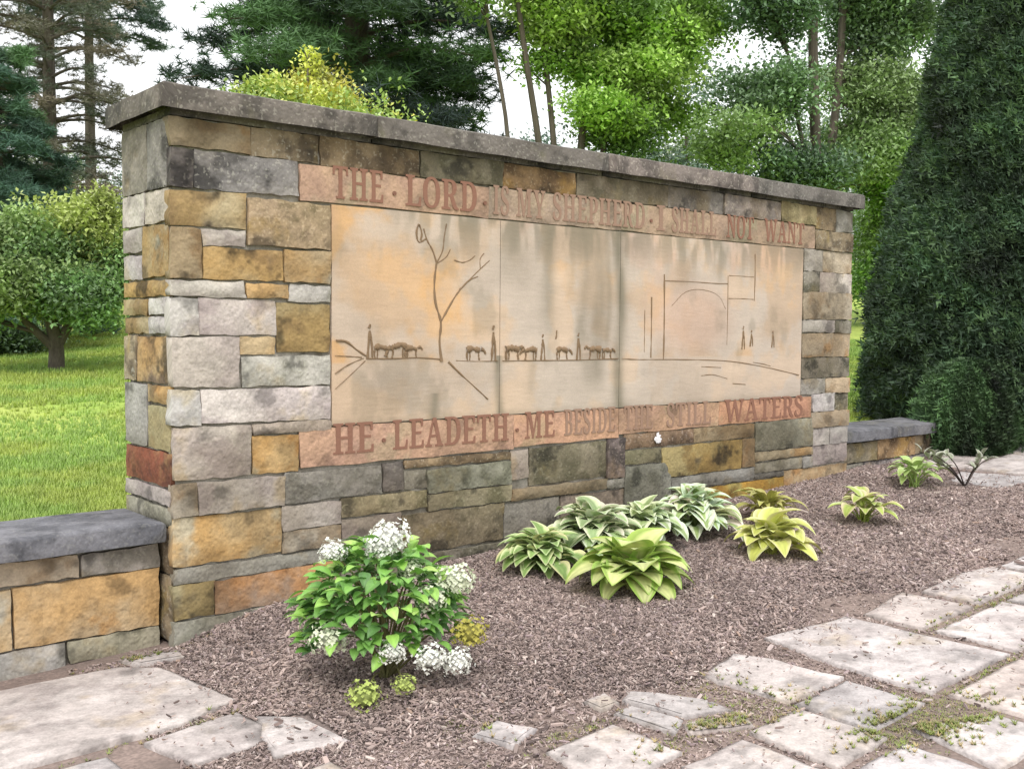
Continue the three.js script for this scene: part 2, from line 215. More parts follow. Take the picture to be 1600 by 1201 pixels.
const rowsFront = [
  // left pier, from the top
  [0, 0.38, 2.17, 2.3, 'tan', [0.7, 0.68, 0.6]], [0.38, 0.73, 2.17, 2.3, 'umber'], [0, 0.11, 2.0, 2.165, 'slate', [0.55, 0.5, 0.48]], [0.11, 0.62, 2.0, 2.165, 'slate', [1.1, 1.1, 1.1]],
  [0, 0.36, 1.835, 1.995, 'ochre'], [0.36, 0.79, 1.765, 1.985, 'moss', [1.35, 1.15, 0.95]], [0, 0.145, 1.605, 1.83, 'ochre', [0.85, 0.8, 0.8]], [0.145, 0.36, 1.755, 1.83, 'lilac'],
  [0.145, 0.54, 1.605, 1.75, 'ochre', [1.15, 1.1, 1]], [0.54, 0.79, 1.605, 1.76, 'gold', [0.8, 0.8, 0.8]], [0, 0.35, 1.525, 1.6, 'lilac', [1.05, 1.02, 0.95]], [0.35, 0.565, 1.525, 1.6, 'gold'], [0.565, 0.79, 1.515, 1.6, 'grey'],
  [0, 0.125, 1.355, 1.52, 'lilac'], [0.125, 0.505, 1.355, 1.52, 'lilac', [1.05, 1.02, 1.05]], [0.505, 0.79, 1.275, 1.51, 'ochre', [1.1, 1.1, 1]],
  [0, 0.32, 1.125, 1.35, 'lilac', [1.05, 1, 0.95]], [0.32, 0.505, 1.27, 1.35, 'gold'], [0.325, 0.79, 1.12, 1.265, 'grey', [1.15, 1.15, 1.1]],
  [0, 0.135, 0.96, 1.118, 'lilac'], [0.135, 0.79, 0.96, 1.115, 'lilac', [1.12, 1.1, 1.12]], [0, 0.375, 0.715, 0.955, 'lilac', [1.05, 1.03, 1]], [0.375, 0.79, 0.9, 0.955, 'grey', [1.1, 1, 0.95]], [0.375, 0.62, 0.715, 0.895, 'gold', [1.02, 0.95, 0.8]],
  [0, 0.115, 0.56, 0.71, 'tan'], [0.115, 0.545, 0.56, 0.71, 'lilac'], [0.545, 1.085, 0.565, 0.718, 'grey'], [0, 0.53, 0.335, 0.555, 'gold', [1.12, 1.1, 1.0]], [0.53, 0.845, 0.44, 0.56, 'lilac', [0.9, 0.86, 0.82]],
  [0.53, 0.845, 0.335, 0.435, 'tan', [0.8, 0.8, 0.8]], [0, 0.845, 0.262, 0.33, 'grey', [1, 0.98, 0.9]], [0, 0.19, 0.1, 0.257, 'ochre', [0.9, 1, 1]], [0.19, 0.845, 0.1, 0.257, 'gold', [1.05, 0.85, 0.8]], [0, 0.845, -0.1, 0.095, 'grey', [0.9, 0.9, 0.8]],
  // below the lower inscription
  [1.085, 1.215, 0.565, 0.718, 'slate', [0.8, 0.75, 0.7]], [1.215, 1.935, 0.672, 0.722, 'umber', [1, 0.95, 0.9]], [1.215, 1.365, 0.565, 0.667, 'moss'], [1.365, 1.935, 0.535, 0.667, 'grey', [0.68, 0.74, 0.66]],
  [1.935, 2.065, 0.55, 0.722, 'lilac', [0.75, 0.7, 0.68]], [2.065, 2.69, 0.51, 0.73, 'moss', [0.8, 0.75, 0.65]], [2.69, 2.845, 0.495, 0.745, 'slate', [1.1, 0.95, 0.95]],
  [0.845, 1.365, 0.465, 0.56, 'moss', [1.15, 1.08, 0.85]], [1.365, 1.935, 0.445, 0.53, 'moss', [0.95, 0.95, 0.8]], [1.935, 2.69, 0.435, 0.505, 'tan', [0.72, 0.68, 0.6]],
  [0.845, 1.205, 0.29, 0.46, 'lilac', [0.78, 0.74, 0.7]], [1.205, 1.885, 0.23, 0.44, 'moss', [0.95, 0.88, 0.75]], [1.885, 2.31, 0.2, 0.43, 'grey', [0.85, 0.82, 0.78]], [2.31, 2.845, 0.225, 0.43, 'slate', [1.3, 1.2, 1.1]],
  [0.845, 1.205, 0.05, 0.285, 'grey', [0.8, 0.78, 0.7]], [1.205, 1.885, 0.03, 0.225, 'moss'], [1.885, 2.845, 0.0, 0.195, 'umber', [1.2, 1, 0.9]], [2.69, 2.845, 0.435, 0.49, 'grey'],
  [2.845, 3.5, 0.66, 0.755, 'umber', [1.05, 0.9, 0.9]], [3.5, 4.145, 0.66, 0.76, 'tan', [0.72, 0.7, 0.62]], [2.845, 3.185, 0.565, 0.655, 'moss', [0.9, 0.95, 0.8]], [2.845, 3.275, 0.295, 0.56, 'grey', [0.85, 0.88, 0.82]],
  [3.185, 4.005, 0.455, 0.655, 'ochre', [1.1, 1.1, 0.85]], [4.005, 4.145, 0.455, 0.655, 'tan', [0.85, 0.78, 0.65]], [4.145, 4.845, 0.555, 0.76, 'grey', [0.7, 0.72, 0.62]],
  [4.145, 4.845, 0.485, 0.55, 'tan', [0.9, 0.92, 0.85]], [4.145, 4.72, 0.4, 0.48, 'grey', [0.95, 0.97, 0.88]], [4.145, 4.495, 0.365, 0.395, 'slate', [0.8, 0.8, 0.75]], [3.275, 4.14, 0.365, 0.45, 'grey', [0.88, 0.92, 0.95]],
  [3.455, 4.495, 0.12, 0.36, 'gold', [0.98, 0.88, 0.36]], [2.845, 3.455, 0.06, 0.29, 'grey', [0.8, 0.8, 0.7]], [4.5, 5.315, 0.215, 0.395, 'tan', [1.05, 0.9, 0.7]], [4.72, 4.845, 0.4, 0.48, 'grey'], [4.845, 5.315, 0.4, 0.55, 'lilac', [0.92, 0.88, 0.9]], [3.455, 5.315, -0.02, 0.115, 'tan'], [4.5, 5.315, 0.12, 0.21, 'grey'],
  // course under the coping
  [0.73, 1.31, 2.165, 2.3, 'umber', [1.1, 1.05, 1]], [1.31, 1.865, 2.165, 2.3, 'moss', [0.95, 0.95, 0.85]], [1.865, 2.41, 2.165, 2.3, 'umber', [1.35, 1.15, 1]], [2.41, 3.21, 2.165, 2.3, 'moss', [0.85, 0.8, 0.75]], [3.21, 3.76, 2.165, 2.3, 'slate', [1.1, 1.05, 1]], [3.76, 4.39, 2.165, 2.3, 'slate', [1.3, 1.22, 1.18]], [4.39, 4.82, 2.165, 2.3, 'moss', [1.2, 1.15, 0.85]],
];
for (const [a, b, c, d, k, t] of rowsFront) layStone(a, b, c, d, k, t);
{ // right pier
  const r = rngOf(77), ys = [0.55, 0.68, 0.8, 0.935, 1.05, 1.205, 1.385, 1.48, 1.68, 1.83, 1.99, 2.135, 2.3], ks = ['lilac', 'tan', 'lilac', 'grey', 'moss', 'tan', 'lilac', 'tan', 'moss', 'grey', 'umber', 'umber'];
  for (let i = 0; i < 12; i++) {
    const x0 = i === 0 ? 4.845 : i === 1 || i === 2 || i >= 10 ? 4.82 : 4.68, cut = x0 + (5.315 - x0) * (0.3 + 0.4 * r());
    if (i % 3 === 1) layStone(x0, 5.315, ys[i], ys[i + 1], ks[i]);
    else { layStone(x0, cut, ys[i], ys[i + 1], ks[i]); layStone(cut, 5.315, ys[i], ys[i + 1], ks[(i + 2) % 10]); }
  }
}
// the two ends
const endRows = [
  [0, 0.26, 2.0, 2.3, 'slate', [1.1, 1.08, 1.05]], [0.26, 0.57, 2.0, 2.3, 'grey', [0.75, 0.72, 0.7]], [0, 0.3, 1.85, 1.995, 'grey', [1.15, 1.12, 1.1]], [0.3, 0.57, 1.85, 1.995, 'lilac'], [0, 0.33, 1.61, 1.845, 'gold', [0.75, 0.75, 0.7]], [0.33, 0.57, 1.73, 1.845, 'lilac'], [0.33, 0.57, 1.61, 1.725, 'lilac', [0.95, 0.95, 1]],
  [0, 0.57, 1.53, 1.605, 'ochre', [1.25, 1.2, 1]], [0, 0.27, 1.445, 1.525, 'lilac'], [0.27, 0.57, 1.445, 1.525, 'ochre', [1.1, 1.1, 1]], [0, 0.26, 1.36, 1.44, 'lilac', [0.9, 0.9, 0.9]], [0.26, 0.57, 1.36, 1.44, 'ochre'], [0, 0.42, 1.14, 1.355, 'ochre', [1.25, 1.15, 1.1]], [0.42, 0.57, 1.14, 1.355, 'umber'],
  [0, 0.29, 1.05, 1.135, 'gold', [0.85, 0.8, 0.7]], [0.29, 0.57, 0.845, 1.135, 'grey'], [0, 0.29, 0.845, 1.045, 'tan', [0.85, 0.9, 0.7]], [0, 0.57, 0.685, 0.84, 'rust'], [0, 0.57, 0.605, 0.68, 'lilac', [0.95, 0.9, 0.9]], [0, 0.57, 0.515, 0.6, 'grey', [0.8, 0.78, 0.65]], [0, 0.57, 0.3, 0.51, 'umber'], [0, 0.57, 0.0, 0.295, 'umber'],
];
for (const side of [-1, 1]) for (const [a0, b, c, d, k, t] of endRows) {
  const a = Math.max(a0, 0.026), m = mesh('stone', stoneGeo(b - a - 0.006, d - c - 0.008, 0.05, stoneSeed++, { tint: t, proud: -0.002 + 0.008 * hash2(stoneSeed, 4, 4), jit: 0.004, stain: (x, y) => runoff(a, c + y) }), stoneMat[k], wall);
  if (side < 0) { m.rotation.y = -Math.PI / 2; m.position.set(0, c + 0.004, -b + 0.003); } else { m.rotation.y = Math.PI / 2; m.position.set(5.318, c + 0.004, -a - 0.003); }
}
{ // coarse rubble back
  const r = rngOf(5); let y = 0;
  while (y < 2.25) { const h = Math.min(2.3 - y, 0.16 + 0.14 * r()); let x = 0.02; while (x < 5.2) { const w = Math.min(5.3 - x, 0.35 + 0.6 * r()); const m = mesh('stone', stoneGeo(w - 0.01, h - 0.01, 0.05, stoneSeed++, { cell: 0.2 }), stoneMat[['lilac', 'grey', 'tan', 'moss', 'gold'][Math.floor(r() * 5)]], wall); m.rotation.y = Math.PI; m.position.set(x + w, y, -0.572); x += w; } y += h; }
}
{ // coping slabs
  const xs = [-0.055, 1.02, 2.62, 4.05, 5.375];
  for (let i = 0; i < 4; i++) {
    const L = xs[i + 1] - xs[i] - 0.006, g = slabGeo([[0, -0.63], [L, -0.63], [L, 0.055], [0, 0.055]], (x, z) => 2.432 + 0.0015 * Math.sin(i * 3 + x), 0.096, 300 + i, { rough: 0.005, bevel: 0.014, sub: 0.11, jit: 0.007, tiltBy: 0.002, tint: i === 2 ? [1.12, 1.08, 1.12] : [1, 1, 1] });
    const m = mesh('coping_stone', g, stoneMat.cap, wall); m.position.x = xs[i] + 0.003;
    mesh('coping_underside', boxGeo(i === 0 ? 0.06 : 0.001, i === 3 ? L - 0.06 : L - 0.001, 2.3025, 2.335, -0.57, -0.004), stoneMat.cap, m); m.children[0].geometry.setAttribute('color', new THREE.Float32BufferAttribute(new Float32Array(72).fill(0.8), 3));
  }
}
// ---- the carved panel
const PX0 = 0.795, PX1 = 4.672, PY0 = 0.925, PY1 = 1.985;
const panelTex = (() => {
  const N = 2048, M = 560;
  const drips = [[2.785, 0.05, 1.985, 0.85, 0.85], [2.60, 0.06, 1.985, 1.0, 0.6], [1.405, 0.03, 1.05, 0.85, 0.7], [1.845, 0.028, 1.24, 0.85, 0.9], [2.52, 0.07, 1.25, 0.95, 0.32], [2.2, 0.06, 1.985, 1.3, 0.5], [1.95, 0.1, 1.985, 1.6, 0.45], [2.68, 0.03, 1.985, 1.2, 0.5], [2.48, 0.05, 1.985, 1.2, 0.4], [2.08, 0.04, 1.25, 0.95, 0.35], [3.35, 0.07, 1.985, 1.6, 0.3], [3.75, 0.05, 1.985, 1.65, 0.36], [1.62, 0.12, 1.985, 1.74, 0.4], [3.95, 0.035, 1.985, 1.62, 0.3], [2.37, 0.04, 1.985, 1.5, 0.3]];
  return dataTex(N, M, (u, v, o) => {
    const X = PX0 + u * (PX1 - PX0), Y = PY0 + v * (PY1 - PY0), p = X * 0.25, q = Y * 0.25;
    const a = fbm(p, q, 8, 6, 301), b = fbm(p, q, 14, 5, 307), f = vnoise(X * 330, Y * 330, 4096, 311), st = fbm(p, q * 0.25, 60, 3, 313), bedl = fbm(p * 0.12, q, 60, 3, 317);
    const warmL = 1 - sstep(0.9, 2.3, X), warmD = sstep(0.75, 0.25, Math.hypot((X - 3.45) / 0.75, (Y - 1.47) / 0.42)), below = sstep(1.235, 1.215, Y - 0.05 * (X < 2.7 ? Math.abs(X - 1.2) * 0 : 0));
    const base = [0.51, 0.385, 0.285], gold = [0.60, 0.37, 0.185], pale = [0.53, 0.45, 0.385], pink = [0.56, 0.365, 0.27], c = [0, 0, 0];
    const tg = Math.min(1, warmL * (0.3 + 1.1 * sstep(0.42, 0.58, a)) + 0.42 * sstep(0.54, 0.66, b)), tp = sstep(0.42, 0.6, fbm(p + 0.4, q, 10, 5, 333)) * 0.85 * (1 - tg), tk = Math.min(1, 0.7 * warmD + 0.5 * sstep(0.55, 0.7, a) * (1 - below));
    for (let k = 0; k < 3; k++) { c[k] = mix(base[k], gold[k], tg * 0.95); c[k] = mix(c[k], pale[k], Math.max(tp, below * 0.55)); c[k] = mix(c[k], pink[k], tk * 0.8 * (1 - below)); }
    let m = 0.86 + 0.16 * f + 0.45 * (b - 0.5) + 0.14 * (bedl - 0.5), s = 0.30 * sstep(0.56, 0.72, fbm(p + 0.7, q * 0.7, 16, 5, 341));
    for (const [x, w, top, bot, k] of drips) { if (Y > top + 0.01) continue; const dx = (X - x - 0.012 * Math.sin(Y * 9 + x * 7)) / w, t = Math.exp(-dx * dx) * sstep(bot - 0.05, bot + 0.25, Y + (bot < 0.95 ? 0.3 : 0)); s = 1 - (1 - s) * (1 - k * t * (0.55 + 0.7 * st)); }
    s = 1 - (1 - s) * (1 - 0.6 * sstep(1.985 - 0.10 - 0.30 * st, 1.985, Y) * sstep(0.35, 0.6, st) * sstep(1.0, 1.5, X)); s = 1 - (1 - s) * (1 - 0.35 * sstep(0.985, 0.925, Y + 0.03 * st));
    const dirt = [0.17, 0.15, 0.105]; for (let k = 0; k < 3; k++) o[k] = mix(c[k] * m, dirt[k], Math.min(0.9, s));
  }, true);
})();
const panelMat = std({ map: panelTex, bumpMap: grain, bumpScale: 0.0025, roughness: 0.9 });
const slabs = [];
{
  const cuts = [[PX0, 1.842, PY0, PY1], [1.846, 2.783, PY0, PY1], [2.787, PX1, PY0, PY1]];
  for (const [x0, x1, y0, y1] of cuts) {
    const n = [Math.round((x1 - x0) / 0.12), 9], g = new THREE.PlaneGeometry(x1 - x0, y1 - y0, n[0], n[1]); g.translate((x0 + x1) / 2, (y0 + y1) / 2, 0);
    const p = g.attributes.position, u = g.attributes.uv;
    for (let i = 0; i < p.count; i++) { const X = p.getX(i), Y = p.getY(i), e = Math.min(X - x0, x1 - X, Y - y0, y1 - Y); p.setZ(i, 0.002 + 0.0025 * (noise3(X * 4, Y * 4, 0, 8) - 0.5) - (e < 0.002 ? 0.005 : 0)); u.setXY(i, (X - PX0) / (PX1 - PX0), (Y - PY0) / (PY1 - PY0)); }
    g.computeVertexNormals();
    const b = boxGeo(x0, x1, y0, y1, -0.05, -0.006), bu = b.attributes.uv, bp = b.attributes.position; for (let i = 0; i < bp.count; i++) bu.setXY(i, (bp.getX(i) - PX0) / (PX1 - PX0), (bp.getY(i) - PY0) / (PY1 - PY0));
    slabs.push([x0, x1, mesh('panel_slab', mergeGeometries([g, b]), panelMat, wall)]);
  }
}
const slabAt = (x) => (slabs.find(([a, b]) => x >= a && x < b) ?? slabs[0])[2];
const L3 = (pts) => pts.map(([x, y]) => V3(x, y, 0.003));
function engrave(name, strokes, r = 0.006) { const gs = strokes.map((s) => tube(L3(s.p), 0.62 * (s.r ?? r), 0.62 * (s.r1 ?? s.r ?? r), 6, 0.5)); return mesh(name, mergeGeometries(gs), lineMat, slabAt(strokes[0].p[0][0])); }
engrave('engraved_tree', [
  { p: [[1.445, 1.225], [1.432, 1.33], [1.44, 1.43], [1.405, 1.53], [1.398, 1.64], [1.412, 1.74]], r: 0.014, r1: 0.009 },
  { p: [[1.412, 1.735], [1.385, 1.80], [1.35, 1.85], [1.33, 1.905]], r: 0.008, r1: 0.005 }, { p: [[1.345, 1.855], [1.30, 1.835], [1.285, 1.88], [1.30, 1.925], [1.318, 1.88], [1.31, 1.845]], r: 0.008 },
  { p: [[1.412, 1.735], [1.45, 1.80], [1.46, 1.87], [1.475, 1.94]], r: 0.006, r1: 0.004 }, { p: [[1.41, 1.73], [1.475, 1.77], [1.50, 1.81]], r: 0.004 },
  { p: [[1.44, 1.43], [1.50, 1.52], [1.55, 1.585], [1.62, 1.65], [1.70, 1.715], [1.765, 1.765]], r: 0.008, r1: 0.004 }, { p: [[1.56, 1.60], [1.63, 1.655], [1.685, 1.675]], r: 0.008, r1: 0.004 }, { p: [[1.525, 1.755], [1.58, 1.745], [1.63, 1.76], [1.665, 1.785]], r: 0.006, r1: 0.004 }, { p: [[1.70, 1.715], [1.70, 1.77], [1.725, 1.80]], r: 0.004 },
]);
engrave('engraved_hillside', [{ p: [[0.815, 1.335], [0.87, 1.33], [0.93, 1.29], [0.985, 1.258]], r: 0.010, r1: 0.007 }, { p: [[0.81, 1.262], [0.88, 1.258], [0.96, 1.252]], r: 0.004 }, { p: [[0.81, 1.175], [0.88, 1.215], [0.97, 1.248]], r: 0.006, r1: 0.003 }, { p: [[0.81, 1.10], [0.9, 1.17], [0.98, 1.235]], r: 0.003 }]);
engrave('engraved_path', [{ p: [[1.49, 1.222], [1.56, 1.165], [1.66, 1.09], [1.76, 1.015]], r: 0.010, r1: 0.005 }]);
engrave('engraved_ground_line', [{ p: [[0.985, 1.246], [1.12, 1.243], [1.30, 1.246], [1.44, 1.236]], r: 0.006 }, { p: [[1.54, 1.228], [1.66, 1.222], [1.83, 1.222]], r: 0.004 }]);
engrave('engraved_ground_line', [{ p: [[1.86, 1.222], [2.1, 1.22], [2.4, 1.218], [2.77, 1.222]], r: 0.005 }]);
engrave('engraved_ground_line', [{ p: [[2.80, 1.222], [2.95, 1.214], [3.15, 1.212], [3.5, 1.205], [3.85, 1.19], [4.2, 1.15], [4.64, 1.08]], r: 0.005 }]);
function sheep(x, y, s, flip) {
  const f = flip ? -1 : 1, P = (a, b) => [x + f * a * s, y + b * s], k = hash2(Math.round(x * 100), 3, 5);
  engrave('engraved_sheep', [{ p: [P(-0.052, 0.06), P(-0.02, 0.066 + 0.008 * k), P(0.015, 0.064), P(0.042, 0.058)], r: 0.030 * s, r1: 0.024 * s }, { p: [P(0.05, 0.066), P(0.07, 0.08 - 0.05 * k), P(0.085, 0.065 - 0.06 * k)], r: 0.018 * s, r1: 0.011 * s }, { p: [P(-0.048, 0.05), P(-0.05, 0.03), P(-0.046, 0.002)], r: 0.010 * s }, { p: [P(-0.03, 0.05), P(-0.028, 0.025), P(-0.031, 0.004)], r: 0.007 * s }, { p: [P(0.036, 0.05), P(0.034, 0.03), P(0.04, 0.002)], r: 0.010 * s }]);
}
sheep(1.075, 1.245, 0.85); sheep(1.175, 1.245, 0.95, true); sheep(1.255, 1.243, 0.8); sheep(1.66, 1.225, 0.95); sheep(1.935, 1.225, 1.0); sheep(2.06, 1.222, 0.9, true); sheep(2.31, 1.222, 0.9); sheep(2.565, 1.222, 0.95, true); sheep(2.675, 1.222, 0.8);
function figure(x, y, h) { engrave('engraved_figure', [{ p: [[x - 0.012, y], [x - 0.006, y + h * 0.4], [x, y + h * 0.78]], r: 0.012, r1: 0.009 }, { p: [[x + 0.016, y], [x + 0.012, y + h * 0.4], [x, y + h * 0.78]], r: 0.009 }, { p: [[x - 0.004, y + h * 0.86], [x + 0.004, y + h * 0.97]], r: 0.012, r1: 0.008 }]); }
figure(1.005, 1.25, 0.17); figure(1.795, 1.222, 0.2); figure(2.155, 1.222, 0.15); figure(2.435, 1.22, 0.16); figure(3.985, 1.27, 0.16); figure(4.075, 1.29, 0.11); figure(4.32, 1.28, 0.12);
engrave('engraved_post', [{ p: [[2.255, 1.34], [2.26, 1.36], [2.262, 1.39]], r: 0.008 }]);
engrave('engraved_post', [{ p: [[3.06, 1.225], [3.062, 1.4], [3.06, 1.60]], r: 0.007 }]);
engrave('engraved_post', [{ p: [[3.00, 1.26], [3.0, 1.4], [3.0, 1.52]], r: 0.004 }]);
engrave('engraved_building', [{ p: [[3.178, 1.215], [3.18, 1.45], [3.175, 1.745]], r: 0.009 }, { p: [[3.185, 1.705], [3.4, 1.708], [3.7, 1.705], [3.81, 1.708]], r: 0.004 }, { p: [[3.81, 1.30], [3.812, 1.5], [3.81, 1.76]], r: 0.004 }, { p: [[3.82, 1.762], [3.95, 1.763], [4.09, 1.762]], r: 0.004 }, { p: [[3.82, 1.61], [3.95, 1.612], [4.09, 1.61]], r: 0.004 }, { p: [[4.1, 1.60], [4.102, 1.75], [4.1, 1.92]], r: 0.007 }, { p: [[3.25, 1.55], [3.38, 1.64], [3.55, 1.66], [3.72, 1.62], [3.79, 1.54]], r: 0.0025 }]);
engrave('engraved_ripples', [{ p: [[3.55, 1.16], [3.66, 1.155], [3.75, 1.15]], r: 0.004 }, { p: [[3.55, 1.10], [3.66, 1.105], [3.82, 1.075]], r: 0.004 }, { p: [[3.88, 1.04], [3.96, 1.035], [4.02, 1.03]], r: 0.004 }, { p: [[4.1, 1.18], [4.22, 1.165], [4.3, 1.15]], r: 0.004 }]);
// ---- inscription bands
const font = await new FontLoader().loadAsync('fonts/droid/droid_serif_bold.typeface.json');
const bandSlabs = [];
function band(x0, x1, y0, y1, tint, top) { const m = mesh('inscription_band', stoneGeo(x1 - x0 - 0.003, y1 - y0 - 0.004, 0.06, stoneSeed++, { rough: 0.0012, edge: 0.004, jit: 0.001, cell: 0.12, proud: 0, tint, stain: (x, y) => { const X = x0 + x, q = (top ? 0.30 : 0.12) * sstep(0.9, 2.2, X) + 0.5 * sstep(0.45, 0.62, fbm(X * 0.3, y * 0.2, 30, 4, top ? 5 : 6)) * (X > 1.2 ? 1 : 0.4); return [mix(1, 0.52, q), mix(1, 0.55, q), mix(1, 0.52, q)]; } }), stoneMat.band, wall); m.position.set(x0 + 0.0015, y0 + 0.002, 0.0); bandSlabs.push([x0, x1, y0, m]); return m; }
band(0.625, 1.76, 1.99, 2.16, [1.0, 0.96, 0.92], true); band(1.76, 2.787, 1.99, 2.16, [0.95, 1.0, 1.0], true); band(2.787, 4.815, 1.99, 2.16, [0.86, 0.86, 0.82], true);
band(0.62, 1.95, 0.728, 0.92, [1.04, 0.92, 0.86]); band(1.95, 2.787, 0.738, 0.92, [1.0, 0.86, 0.8]); band(2.787, 3.75, 0.76, 0.92, [1.0, 0.9, 0.82]); band(3.75, 4.815, 0.765, 0.92, [1.0, 0.8, 0.7]);
const glyphs = new Map();
function glyph(ch, h) { const k = ch + h; if (!glyphs.has(k)) { const g = new TextGeometry(ch, { font, size: h / 0.714, depth: 0.0035, curveSegments: 4, bevelEnabled: false }); g.computeBoundingBox(); g.translate(-g.boundingBox.min.x, 0, 0); g.userData = { w: g.boundingBox.max.x - g.boundingBox.min.x }; glyphs.set(k, g); } return glyphs.get(k); }
function word(txt, x0, x1, y, h) {
  const gs = [...txt].map((c) => glyph(c, h)), tot = gs.reduce((a, g) => a + g.userData.w, 0), n = txt.length, gap0 = n > 1 ? (x1 - x0 - tot) / (n - 1) : 0;
  const sc = gap0 < 0.012 && n > 1 ? (x1 - x0 - 0.012 * (n - 1)) / tot : 1, gap = n > 1 ? (x1 - x0 - tot * sc) / (n - 1) : 0;
  let x = x0;
  gs.forEach((g) => { const cx = x + g.userData.w * sc / 2, s = bandSlabs.find(([a, b, yy]) => cx >= a && cx < b && Math.abs(y - yy) < 0.15), m = mesh('letter', g, cx > 1.7 && cx < 3.8 && (y > 1.5 || cx > 2.3) ? fadedLetterMat : letterMat, s[3]); m.scale.x = sc; m.position.set(x - s[3].position.x, y - s[3].position.y, -0.0015); x += g.userData.w * sc + gap; });
}
for (const [t, a, b] of [['THE', 0.8, 1.085], ['LORD', 1.22, 1.675], ['IS', 1.79, 1.90], ['MY', 1.955, 2.165], ['SHEPHERD', 2.225, 2.99], ['I', 3.10, 3.14], ['SHALL', 3.24, 3.68], ['NOT', 3.79, 4.08], ['WANT', 4.2, 4.67]]) word(t, a, b, 2.015, 0.112);
for (const [t, a, b] of [['HE', 0.8, 1.03], ['LEADETH', 1.145, 1.91], ['ME', 2.03, 2.255], ['BESIDE', 2.33, 2.755], ['THE', 2.83, 3.09], ['STILL', 3.22, 3.66], ['WATERS', 3.8, 4.70]]) word(t, a, b, 0.782, 0.108);
for (const [x, y] of [[1.15, 2.068], [1.73, 2.068], [3.045, 2.068], [1.088, 0.835], [1.97, 0.835]]) { const s = bandSlabs.find(([a, b, yy]) => x >= a && x < b && Math.abs(y - yy) < 0.2)[3]; const m = mesh('inscription_dot', new THREE.CylinderGeometry(0.011, 0.011, 0.006, 10).rotateX(Math.PI / 2), letterMat, s); m.position.set(x - s.position.x, y - s.position.y, 0.004); }
{ // pale lichen crust on the ledge stone
  const g = new THREE.IcosahedronGeometry(1, 3), p = g.attributes.position; for (let i = 0; i < p.count; i++) { const k = 0.15 + 1.3 * noise3(p.getX(i) * 3.2, p.getY(i) * 3.2, 0, 4); p.setXYZ(i, p.getX(i) * 0.045 * k, p.getY(i) * 0.05 * k, p.getZ(i) * 0.004 * k); } g.computeVertexNormals();
  const m = mesh('lichen_crust', g, std({ color: new THREE.Color(0.72, 0.70, 0.74) }), wall); m.position.set(3.13, 0.712, 0.008); m.scale.set(0.8, 0.9, 1);
}

// ------------------------------------------------------------------ low side walls
function lowWall(o, x0, x1, rows, top, seed, cop, cut) {
  const zf = -0.10, zb = -0.47;
  mesh('mortar_core', boxGeo(x0 + 0.02, x1 - 0.02, -0.6, top - 0.1, zb + 0.03, zf - 0.03), mortarMat, o);
  for (const [a, b, c, d, k, t] of rows) { const m = mesh('stone', stoneGeo(b - a - 0.008, d - c - 0.008, 0.06, seed++, { tint: t }), stoneMat[k], o); m.position.set(a + 0.004, c + 0.004, zf); const n = mesh('stone', stoneGeo(b - a - 0.008, d - c - 0.008, 0.06, seed++, { tint: t, cell: 0.2 }), stoneMat[k], o); n.rotation.y = Math.PI; n.position.set(b - 0.004, c + 0.004, zb); }
  for (let i = 0; i < cut.length - 1; i++) { const g = slabGeo([[cut[i], zb - 0.05], [cut[i + 1] - 0.006, zb - 0.05], [cut[i + 1] - 0.006, -0.03], [cut[i], -0.03]], top, 0.075, seed++, { rough: 0.005, bevel: 0.014, sub: 0.1, jit: 0.009, tiltBy: 0.002 }); mesh('coping_stone', g, stoneMat[cop], o); }
}
const lowL = thing('low_stone_wall', 'low stone wall with dark slate coping joined to the left end of the tall wall', 'wall');
lowWall(lowL, -4.6, -0.012, [[-0.36, -0.02, 0.33, 0.44, 'grey', [1.05, 1, 0.95]], [-0.98, -0.36, 0.335, 0.44, 'tan', [1.1, 1.05, 1]], [-0.63, -0.02, 0.075, 0.33, 'gold', [0.98, 0.98, 1]], [-1.3, -0.63, 0.075, 0.33, 'gold'], [-0.42, -0.02, -0.03, 0.07, 'grey', [0.85, 0.85, 0.7]], [-1.3, -0.42, -0.12, 0.07, 'grey'], [-0.42, -0.02, -0.2, -0.035, 'umber'],
  [-2.1, -0.98, 0.335, 0.44, 'lilac'], [-2.4, -1.3, -0.15, 0.33, 'lilac'], [-3.3, -2.1, 0.335, 0.44, 'gold'], [-3.4, -2.4, -0.2, 0.33, 'tan'], [-4.6, -3.3, 0.335, 0.44, 'grey'], [-4.6, -3.4, -0.25, 0.33, 'grey']], 0.545, 4000, 'blue_cap', [-4.65, -2.6, -1.1, -0.012]);
const lowR = thing('low_stone_wall', 'low stone wall with grey coping between the tall wall and the clipped yew', 'wall');
lowWall(lowR, 5.345, 6.95, [[5.345, 5.9, 0.36, 0.52, 'moss', [0.9, 0.85, 0.75]], [5.9, 6.5, 0.36, 0.52, 'umber', [1.3, 1.1, 0.9]], [6.5, 6.95, 0.36, 0.52, 'umber'], [5.345, 5.7, 0.1, 0.355, 'grey', [0.9, 0.9, 0.85]], [5.7, 6.3, 0.1, 0.355, 'slate', [1.5, 1.4, 1.4]], [6.3, 6.95, 0.1, 0.355, 'slate']], 0.625, 4400, 'blue_cap', [5.345, 6.1, 7.0]);

